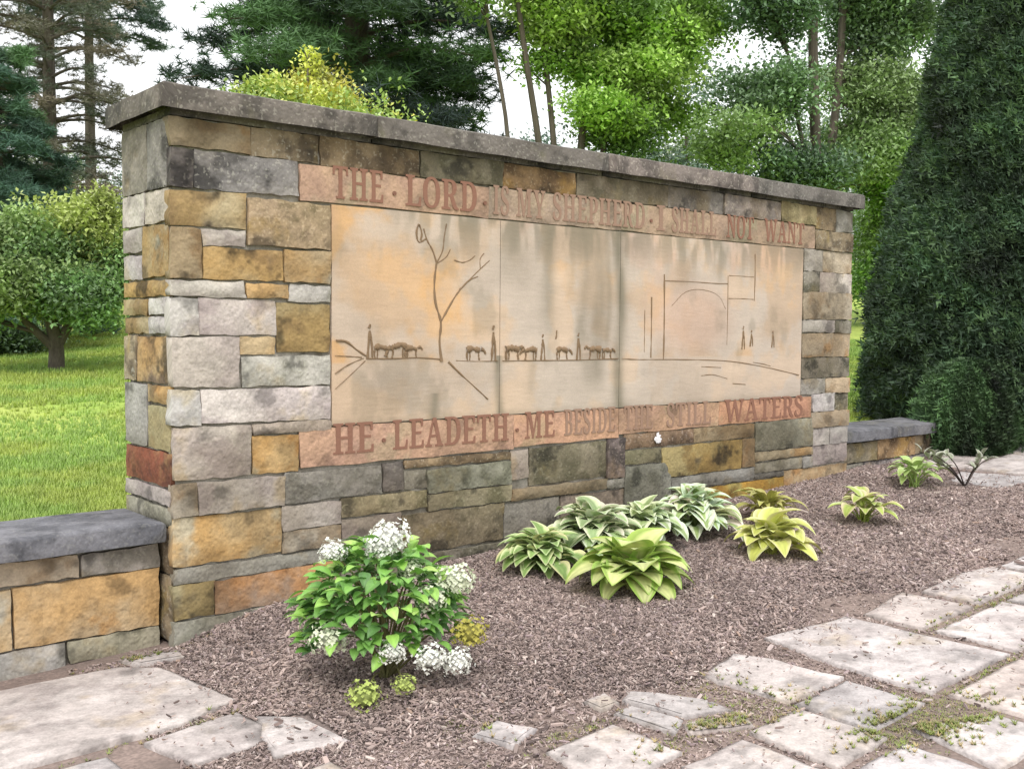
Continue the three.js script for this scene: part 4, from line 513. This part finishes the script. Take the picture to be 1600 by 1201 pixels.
// broadleaf tree: stems, then boughs out to leafy masses
function broadleaf(name, label, base, { stems, masses, n, size, cols, seed, category = 'tree', barkScale = 1 }) {
  const o = thing(name, label, category, base), r = rngOf(seed), tg = [], list = [];
  for (const s of stems) tg.push(tube(s.p.map((p) => V3(...p)), s.r * barkScale, (s.r1 ?? s.r * 0.45) * barkScale, 8));
  const stemPts = stems.flatMap((s) => new THREE.CatmullRomCurve3(s.p.map((p) => V3(...p))).getPoints(12).slice(3));
  const total = masses.reduce((a, m) => a + m[3] * m[4] * m[5], 0);
  for (const [cx, cy, cz, rx, ry, rz, dens = 1, ci] of masses) {
    const kn = Math.max(7, Math.round(15 * rx * ry)), per = n * (rx * ry * rz) / total * dens / kn;
    for (let k = 0; k < kn; k++) {
      let d; do d = V3(r() * 2 - 1, r() * 2 - 1, r() * 2 - 1); while (d.lengthSq() > 1); d.multiplyScalar((0.62 + 0.27 / (0.4 + d.length())) * (0.85 + 0.5 * r() * r()));
      const c = V3(cx + d.x * rx, cy + d.y * ry, cz + d.z * rz), sd = 0.14 + 0.2 * r(), q = stemPts.reduce((a, b) => (b.y < c.y - 0.1 && b.distanceTo(c) < a.distanceTo(c) ? b : a), stemPts[0]);
      const mid = q.clone().lerp(c, 0.5).add(V3(gauss(r) * 0.15, 0.18, gauss(r) * 0.15)), arc = new THREE.CatmullRomCurve3([q, mid, c]), len = q.distanceTo(c), t0 = Math.max(0.15, 1 - (0.7 + 0.8 * r()) * Math.min(1.3, 0.5 + rx * 0.6) / Math.max(0.3, len));
      if (k % 2 === 0) tg.push(tube([q, mid, c], 0.028 * barkScale, 0.008, 5));
      const col = cols[ci ?? Math.floor(r() * cols.length)], tone = 0.5 + 0.95 * r();
      for (let i = 0; i < per; i++) { const tt = mix(t0, 1.04, Math.pow(r(), 0.7)), p = arc.getPoint(Math.min(1, tt)).add(V3(gauss(r) * sd * Math.min(1.4, rx), gauss(r) * sd * 0.4 * Math.min(1.4, rx), gauss(r) * sd * Math.min(1.4, rx))), s = size * (0.7 + 0.6 * r()), v = tone * (0.8 + 0.4 * r()); list.push({ m: M4(p, new THREE.Euler((r() - 0.5) * 1.2, r() * 6.28, (r() - 0.5) * 1.2), V3(s, s, s)), c: [1.95 * col[0] * v, 1.7 * col[1] * v, 2.4 * col[2] * v] }); }
    }
  }
  if (tg.length) mesh('trunk', mergeGeometries(tg), bark, o);
  instanced('crown', CL.leaf, crownMat, list, o); return o;
}
// conifer: straight trunk, tiers of boughs carrying tufts
function conifer(name, label, base, { h, r0, tiers, from, reach, droop, tuft, per, cols, seed, sparse = 1, sides, lean = 0 }) {
  const o = thing(name, label, 'tree', base), r = rngOf(seed), tg = [tube([V3(0, -0.3, 0), V3(lean * 0.4, h * 0.35, 0), V3(lean * 0.8, h * 0.7, 0), V3(lean, h, 0)], r0, r0 * 0.25, 9)], list = [];
  for (let t = 0; t < tiers; t++) {
    const f = t / (tiers - 1), y = mix(from, h * 0.97, f), L = reach(f), nb = sides ?? 5, a0 = r() * 6.28;
    for (let k = 0; k < nb; k++) {
      if (r() > sparse) continue;
      const a = a0 + k / nb * 6.28 + (r() - 0.5) * 0.6, l = L * (0.7 + 0.5 * r()), yy = y + (r() - 0.5) * 0.3, dx = Math.cos(a), dz = Math.sin(a), x0 = lean * y / h;
      const c = new THREE.CatmullRomCurve3([V3(x0, yy, 0), V3(x0 + dx * l * 0.45, yy + l * (0.12 - droop * 0.3), dz * l * 0.45), V3(x0 + dx * l, yy - l * droop * 0.6 + l * 0.05, dz * l)]);
      tg.push(tube(c.points, Math.min(0.05, r0 * 0.3), 0.01, 5));
      const v0 = 0.75 + 0.5 * r(), col = cols[Math.floor(r() * cols.length)], cnt = Math.round(per * l);
      for (let i = 0; i < cnt; i++) { const q = 0.22 + 0.78 * Math.sqrt(r()), p = c.getPoint(q), w = l * 0.26 * (1.25 - q * 0.7); p.x += gauss(r) * w * 0.6; p.z += gauss(r) * w * 0.6; p.y += gauss(r) * 0.07 + 0.03; const s = tuft * (0.7 + 0.6 * r()), v = v0 * (0.75 + 0.5 * r()); list.push({ m: M4(p, new THREE.Euler((r() - 0.5) * 0.8, r() * 6.28, (r() - 0.5) * 0.8), V3(s, s, s)), c: [1.35 * col[0] * v, 1.4 * col[1] * v, 1.3 * col[2] * v] }); }
    }
  }
  mesh('trunk', mergeGeometries(tg), bark, o); instanced('crown', CL.needle, needleMat, list, o); return o;
}
const G = (x, z) => [x, ground(x, z) - 0.05, z];
// left side of the photograph
broadleaf('small_tree', 'small rounded light green tree with dark short trunk on the lawn at left', G(3.55, -13.6), { seed: 501, n: 16000, size: 0.075, cols: [[0.11, 0.21, 0.05], [0.15, 0.24, 0.06], [0.20, 0.27, 0.055], [0.10, 0.20, 0.05]],
  stems: [{ p: [[0, -0.2, 0], [0.02, 0.4, 0], [-0.1, 1.0, 0.05], [-0.25, 1.7, 0.1]], r: 0.15 }, { p: [[0.02, 0.4, 0], [0.3, 1.0, 0.1], [0.6, 1.6, 0]], r: 0.09 }, { p: [[0, 0.4, 0], [-0.5, 0.9, 0], [-0.9, 1.4, 0.1]], r: 0.08 }],
  masses: [[-0.9, 1.5, 0.2, 0.9, 0.6, 0.9, 1, 1], [0.8, 1.45, 0, 0.8, 0.6, 0.9, 1, 0], [0, 1.95, -0.3, 1.0, 0.6, 0.9, 1, 0], [0.5, 2.5, 0, 0.8, 0.45, 0.7, 1, 2], [-0.7, 2.25, 0.2, 0.8, 0.45, 0.7, 1, 1], [0.1, 1.15, 0.6, 1.0, 0.4, 0.7, 0.9, 3], [-1.5, 1.1, 0, 0.6, 0.5, 0.8, 0.9, 3], [1.0, 2.95, -0.2, 0.45, 0.35, 0.45, 0.9, 2], [1.2, 2.0, 0, 0.5, 0.5, 0.6, 0.9, 1]] });
conifer('pine_tree', 'dense dark blue green pine at the left edge of the lawn', G(4.2, -19.4), { seed: 511, h: 6.2, r0: 0.16, tiers: 12, from: 0.9, reach: (f) => 2.6 * (1 - f * 0.75), droop: 0.35, tuft: 0.20, per: 85, cols: [[0.05, 0.10, 0.06], [0.04, 0.085, 0.06], [0.075, 0.14, 0.06]], sides: 6 });
conifer('spruce_tree', 'tall thin conifer with bare straight trunk and sparse brown twigs at left', G(6.3, -23.0), { seed: 521, h: 14, r0: 0.22, tiers: 24, from: 3.0, reach: (f) => 2.4 * (1 - f * 0.3), droop: 0.15, tuft: 0.17, per: 36, cols: [[0.13, 0.12, 0.09], [0.09, 0.105, 0.075], [0.19, 0.155, 0.12]], sides: 6, sparse: 0.9 });
conifer('pine_tree', 'pine behind the thin bare conifer with grey green tufted boughs', G(8.6, -27), { seed: 523, h: 14.5, r0: 0.2, tiers: 14, from: 8.3, reach: (f) => 2.0 * (1 - f * 0.4), droop: 0.1, tuft: 0.26, per: 40, cols: [[0.06, 0.10, 0.08], [0.08, 0.12, 0.085]], sides: 5, sparse: 0.8 });
// centre
conifer('pine_tree', 'great dark pine with thick trunk and wide level boughs behind the wall', G(9.1, -13.2), { seed: 531, h: 10.5, r0: 0.42, tiers: 15, from: 4.3, reach: (f) => 3.0 * (1 - Math.pow(f, 2) * 0.5), droop: 0.22, tuft: 0.24, per: 62, cols: [[0.028, 0.055, 0.038], [0.035, 0.07, 0.035], [0.055, 0.11, 0.04], [0.025, 0.04, 0.04]], sides: 6 });
broadleaf('small_tree', 'small tree with yellow tinged top showing above the wall coping', G(5.35, -8.3), { seed: 541, n: 13000, size: 0.06, cols: [[0.27, 0.33, 0.05], [0.22, 0.32, 0.055], [0.31, 0.33, 0.045], [0.18, 0.28, 0.06]],
  stems: [{ p: [[0, -0.2, 0], [0, 1.2, 0], [0.1, 2.4, 0], [0, 3.2, 0]], r: 0.1 }], masses: [[0, 3.8, 0, 1.0, 0.42, 0.7, 1.3, 0], [-0.7, 3.95, 0, 0.5, 0.3, 0.4, 1.2, 1], [0.2, 4.2, 0.1, 0.6, 0.28, 0.4, 1.2, 2], [0.95, 3.75, 0, 0.6, 0.3, 0.5, 1.2, 2], [-0.9, 3.6, 0.1, 0.6, 0.4, 0.5, 1, 3], [0.0, 4.5, 0, 0.25, 0.2, 0.25, 1, 0], [0.1, 3.4, 0, 1.4, 0.5, 0.8, 1, 3]] });
// right of centre
broadleaf('maple_tree', 'bright green many stemmed tree rising behind the middle of the wall', G(10.6, -9.2), { seed: 551, barkScale: 0.62, n: 27000, size: 0.085, cols: [[0.12, 0.24, 0.03], [0.17, 0.31, 0.04], [0.09, 0.18, 0.03], [0.21, 0.34, 0.06]],
  stems: [{ p: [[0, -0.2, 0], [-0.05, 2.0, 0], [-0.3, 3.6, 0], [-0.75, 5.2, 0.1], [-1.0, 7, 0]], r: 0.13 }, { p: [[0.15, 0, 0], [0.1, 2.0, 0.1], [0.05, 3.6, 0], [-0.2, 5.2, 0], [-0.6, 7.2, 0]], r: 0.12 }, { p: [[0.35, 0, 0], [0.55, 2.2, 0], [0.75, 4.2, 0], [0.9, 7.0, 0]], r: 0.16 }, { p: [[0.4, 0.3, 0], [0.95, 2.4, 0.1], [1.3, 4.4, 0.1], [1.9, 6.4, 0.2]], r: 0.13 }, { p: [[-0.6, 0, 0.2], [-1.0, 2.6, 0.1], [-1.15, 4.0, 0.1], [-1.6, 6.0, 0]], r: 0.09 }],
  masses: [[0.9, 6.3, 0.2, 1.5, 0.8, 1.2, 1], [2.4, 5.6, 0.4, 1.1, 0.7, 1.0, 1, 1], [1.6, 5.0, 0.6, 1.0, 0.5, 0.8, 0.9, 3], [-0.4, 6.7, 0.3, 0.9, 0.6, 0.9, 0.9, 1], [2.0, 4.1, 0.2, 0.9, 0.4, 0.7, 0.8, 2], [0.2, 5.2, 0.2, 0.6, 0.5, 0.6, 0.55, 0], [3.2, 6.6, 0, 1.2, 0.7, 1, 0.9, 0], [-1.9, 5.9, 0, 0.5, 0.4, 0.5, 0.35, 2], [1.4, 3.4, 0.3, 0.8, 0.35, 0.6, 0.6, 2], [3.0, 4.6, 0.2, 0.8, 0.35, 0.6, 0.6, 1], [0.9, 4.5, 0.6, 0.8, 0.5, 0.6, 0.8, 1], [2.6, 3.5, 0.1, 0.8, 0.3, 0.6, 0.7, 0], [-0.2, 5.9, 0.5, 0.7, 0.5, 0.7, 0.9, 3]] });
broadleaf('oak_tree', 'tall twin trunked tree with dark stems behind the right end of the wall', G(15.8, -7.3), { seed: 561, barkScale: 0.8, n: 20000, size: 0.085, cols: [[0.09, 0.17, 0.055], [0.12, 0.21, 0.05], [0.07, 0.14, 0.05], [0.14, 0.22, 0.07]],
  stems: [{ p: [[0, -0.2, 0], [0.1, 2.2, 0], [-0.1, 4.0, 0], [-0.25, 6.0, 0], [-0.2, 9, 0]], r: 0.15, r1: 0.1 }, { p: [[0.1, 1.8, 0], [0.45, 3.6, 0], [0.7, 5.5, 0], [0.8, 9, 0]], r: 0.12, r1: 0.08 }, { p: [[0.1, 2.5, 0], [-0.6, 3.9, 0], [-1.0, 5.2, 0]], r: 0.07 }],
  masses: [[2.3, 6.6, 0.2, 1.4, 1.0, 1.2, 1, 0], [2.8, 5.0, 0.2, 1.2, 0.9, 1.0, 1, 3], [-1.8, 4.4, 0, 1.1, 0.5, 0.8, 0.8, 0], [-1.5, 6.4, 0, 0.9, 0.7, 0.9, 0.7, 2], [1.6, 3.8, 0.4, 1.1, 0.7, 0.9, 1, 1], [-1.0, 3.2, 0, 1.2, 0.5, 0.8, 1, 2], [3.4, 3.4, 0.4, 0.9, 1.0, 0.9, 1, 1], [0.2, 7.4, 0, 1.0, 0.4, 0.8, 0.5, 0], [-2.8, 3.5, 0, 0.9, 0.4, 0.7, 0.9, 1]] });
broadleaf('tall_shrub', 'tall bright green shrub between the wall end and the clipped yew', G(18.7, -7.0), { seed: 571, n: 17000, size: 0.08, category: 'shrub', cols: [[0.10, 0.22, 0.03], [0.15, 0.28, 0.04], [0.19, 0.31, 0.05]],
  stems: [{ p: [[0, -0.2, 0], [0, 1, 0], [0.1, 2.2, 0]], r: 0.07 }, { p: [[0.1, 0, 0], [0.5, 1, 0], [0.7, 2, 0.1]], r: 0.06 }], masses: [[-0.2, 0.95, 0, 1.2, 0.8, 0.9, 1, 0], [-0.2, 2.2, 0, 1.1, 0.8, 0.8, 1, 1], [0.3, 3.3, 0, 1.0, 0.7, 0.7, 1, 2], [0.9, 1.5, 0.2, 1.0, 0.8, 0.8, 1, 1], [1.0, 4.4, 0, 0.8, 0.6, 0.6, 0.8, 0], [-1.0, 3.0, -0.1, 0.8, 0.55, 0.6, 0.8, 0]] });
for (const [x, z, h, w, seed, lab, cc] of [[8.6, -10.6, 3.4, 1.3, 581, 'low green shrub behind the wall right of the great pine trunk', 0], [13.2, -8.6, 3.6, 1.4, 583, 'green shrub behind the wall between the two many stemmed trees', 1], [3.4, -17.8, 0.9, 1.1, 587, 'dark low shrub below the pine at the left edge', 2], [18.6, -10.6, 3.2, 1.9, 589, 'green shrub far behind the right end of the wall', 1]])
  broadleaf('shrub', lab, G(x, z), { seed, n: 6000, size: 0.075, category: 'shrub', cols: [[[0.11, 0.22, 0.05], [0.15, 0.26, 0.06]], [[0.10, 0.21, 0.04], [0.14, 0.27, 0.05]], [[0.045, 0.085, 0.03], [0.065, 0.115, 0.04]]][cc], stems: [{ p: [[0, -0.1, 0], [0.05, h * 0.3, 0], [0, h * 0.6, 0]], r: 0.05 }], masses: [[0, h * 0.45, 0, w, h * 0.35, w * 0.7, 1], [w * 0.5, h * 0.75, 0, w * 0.5, h * 0.16, w * 0.5, 1], [-w * 0.5, h * 0.7, 0, w * 0.5, h * 0.18, w * 0.5, 1]] });
{ // far wood that reads as one mass
  const r = rngOf(600), list = [], tg = [];
  for (let i = 0; i < 46; i++) {
    const a = mix(-4, 66, (i + r() * 0.8) / 46) * Math.PI / 180, d = 30 + 16 * r(), x = -1.78 + Math.sin(a) * d, z = 4.38 - Math.cos(a) * d, h = (a < 0.2 ? 3.2 : a < 0.75 ? 4.2 : 5.5) + 3.2 * r() * r(), y0 = ground(x, z), cr = 1.4 + 1.2 * r(), col = [[0.07, 0.12, 0.05], [0.09, 0.16, 0.05], [0.05, 0.09, 0.05], [0.11, 0.16, 0.06]][Math.floor(r() * 4)];
    tg.push(tube([V3(x, y0 - 0.3, z), V3(x + 0.1, y0 + h * 0.4, z), V3(x, y0 + h * 0.75, z)], 0.14, 0.05, 6));
    for (let k = 0; k < 11; k++) { const c = V3(x + gauss(r) * cr * 0.7, y0 + h * (0.12 + 0.85 * r()), z + gauss(r) * cr * 0.7), tone = 0.7 + 0.6 * r(); for (let j = 0; j < 90; j++) { const s = 0.13 * (0.7 + 0.6 * r()), v = tone * (0.8 + 0.4 * r()); list.push({ m: M4(c.clone().add(V3(gauss(r) * 0.55, gauss(r) * 0.32, gauss(r) * 0.55)), new THREE.Euler(r(), r() * 6.28, r()), V3(s, s, s)), c: [2.4 * col[0] * v, 2.1 * col[1] * v, 2.6 * col[2] * v] }); } }
  }
  const im = instanced('woodland', CL.leaf, crownMat, list); im.userData.label = 'far green woodland closing the view behind the lawn'; im.userData.category = 'woodland';
  const t = mesh('woodland_trunks', mergeGeometries(tg), bark); t.userData = { kind: 'stuff', label: 'thin dark trunks of the far woodland', category: 'woodland' };
}
const YEW = [9.46, 0.0];
// clipped yew and the small dome beside it
function clipped(name, label, category, base, prof, h, count, size, cols, seed, wob) {
  const o = thing(name, label, category, base), r = rngOf(seed), list = [], R = (f, a) => prof(f) * (1 + wob * (noise3(Math.cos(a) * 1.6 + 9, f * h * 1.3, Math.sin(a) * 1.6 + 9, seed) - 0.5) + wob * 0.5 * (noise3(Math.cos(a) * 8 + 9, f * h * 3.6, Math.sin(a) * 8 + 9, seed + 2) - 0.5));
  const pos = [], idx = [], na = 36, nf = 28; for (let j = 0; j <= nf; j++) for (let i = 0; i <= na; i++) { const f = j / nf, a = i / na * 6.28319, q = R(f, a) - 0.09 * prof(f) - 0.02; pos.push(Math.cos(a) * q, f * h * 0.985, Math.sin(a) * q); } for (let j = 0; j < nf; j++) for (let i = 0; i < na; i++) { const a = j * (na + 1) + i, b = a + na + 1; idx.push(a, b, a + 1, a + 1, b, b + 1); }
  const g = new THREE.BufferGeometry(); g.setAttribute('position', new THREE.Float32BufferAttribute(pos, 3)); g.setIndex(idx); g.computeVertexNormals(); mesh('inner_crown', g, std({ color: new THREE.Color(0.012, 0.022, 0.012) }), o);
  mesh('trunk', tube([V3(0, -0.3, 0), V3(0, h * 0.1, 0), V3(0, h * 0.3, 0)], 0.14, 0.08, 8), bark, o);
  let mx = 0; for (let f = 0; f <= 1; f += 0.05) mx = Math.max(mx, prof(f));
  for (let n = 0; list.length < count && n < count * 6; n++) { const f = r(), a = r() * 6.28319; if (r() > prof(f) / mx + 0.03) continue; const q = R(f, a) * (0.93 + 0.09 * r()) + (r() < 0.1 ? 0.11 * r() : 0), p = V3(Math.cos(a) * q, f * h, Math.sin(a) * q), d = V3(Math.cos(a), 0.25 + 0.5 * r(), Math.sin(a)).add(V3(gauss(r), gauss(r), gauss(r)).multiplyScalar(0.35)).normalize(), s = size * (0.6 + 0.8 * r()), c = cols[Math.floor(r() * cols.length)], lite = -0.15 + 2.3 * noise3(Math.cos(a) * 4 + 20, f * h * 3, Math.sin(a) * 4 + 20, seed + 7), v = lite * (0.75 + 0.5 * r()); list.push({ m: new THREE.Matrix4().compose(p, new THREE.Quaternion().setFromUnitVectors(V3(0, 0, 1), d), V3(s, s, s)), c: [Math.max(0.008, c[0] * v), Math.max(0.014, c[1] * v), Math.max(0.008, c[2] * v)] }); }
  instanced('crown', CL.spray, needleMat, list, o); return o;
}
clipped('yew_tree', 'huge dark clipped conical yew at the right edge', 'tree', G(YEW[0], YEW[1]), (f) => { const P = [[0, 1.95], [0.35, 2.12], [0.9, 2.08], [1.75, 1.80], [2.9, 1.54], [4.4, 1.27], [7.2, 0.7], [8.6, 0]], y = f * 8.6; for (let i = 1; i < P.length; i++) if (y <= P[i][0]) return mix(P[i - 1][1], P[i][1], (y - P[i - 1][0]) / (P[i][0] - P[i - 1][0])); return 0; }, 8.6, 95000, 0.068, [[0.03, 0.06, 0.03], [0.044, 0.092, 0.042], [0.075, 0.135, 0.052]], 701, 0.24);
clipped('dome_shrub', 'small rounded dark green dome shrub at the foot of the yew', 'shrub', [7.15, ground(7.15, 0.02) - 0.03, 0.02], (f) => 0.40 * Math.sqrt(Math.max(0, 1 - Math.pow(Math.max(0, f * 1.25 - 0.25), 2))) * (0.82 + 0.18 * Math.min(1, f * 4)), 0.80, 7000, 0.045, [[0.04, 0.085, 0.03], [0.055, 0.11, 0.035]], 711, 0.12);

lowL.userData.group = lowR.userData.group = 'low stone walls at the two ends of the tall wall';
for (const o of scene.children) if (/^pine_tree/.test(o.name)) o.userData.group = 'dark pines behind the wall and lawn'; else if (/^shrub/.test(o.name)) o.userData.group = 'green shrubs among the trees';

renderer.render(scene, camera);
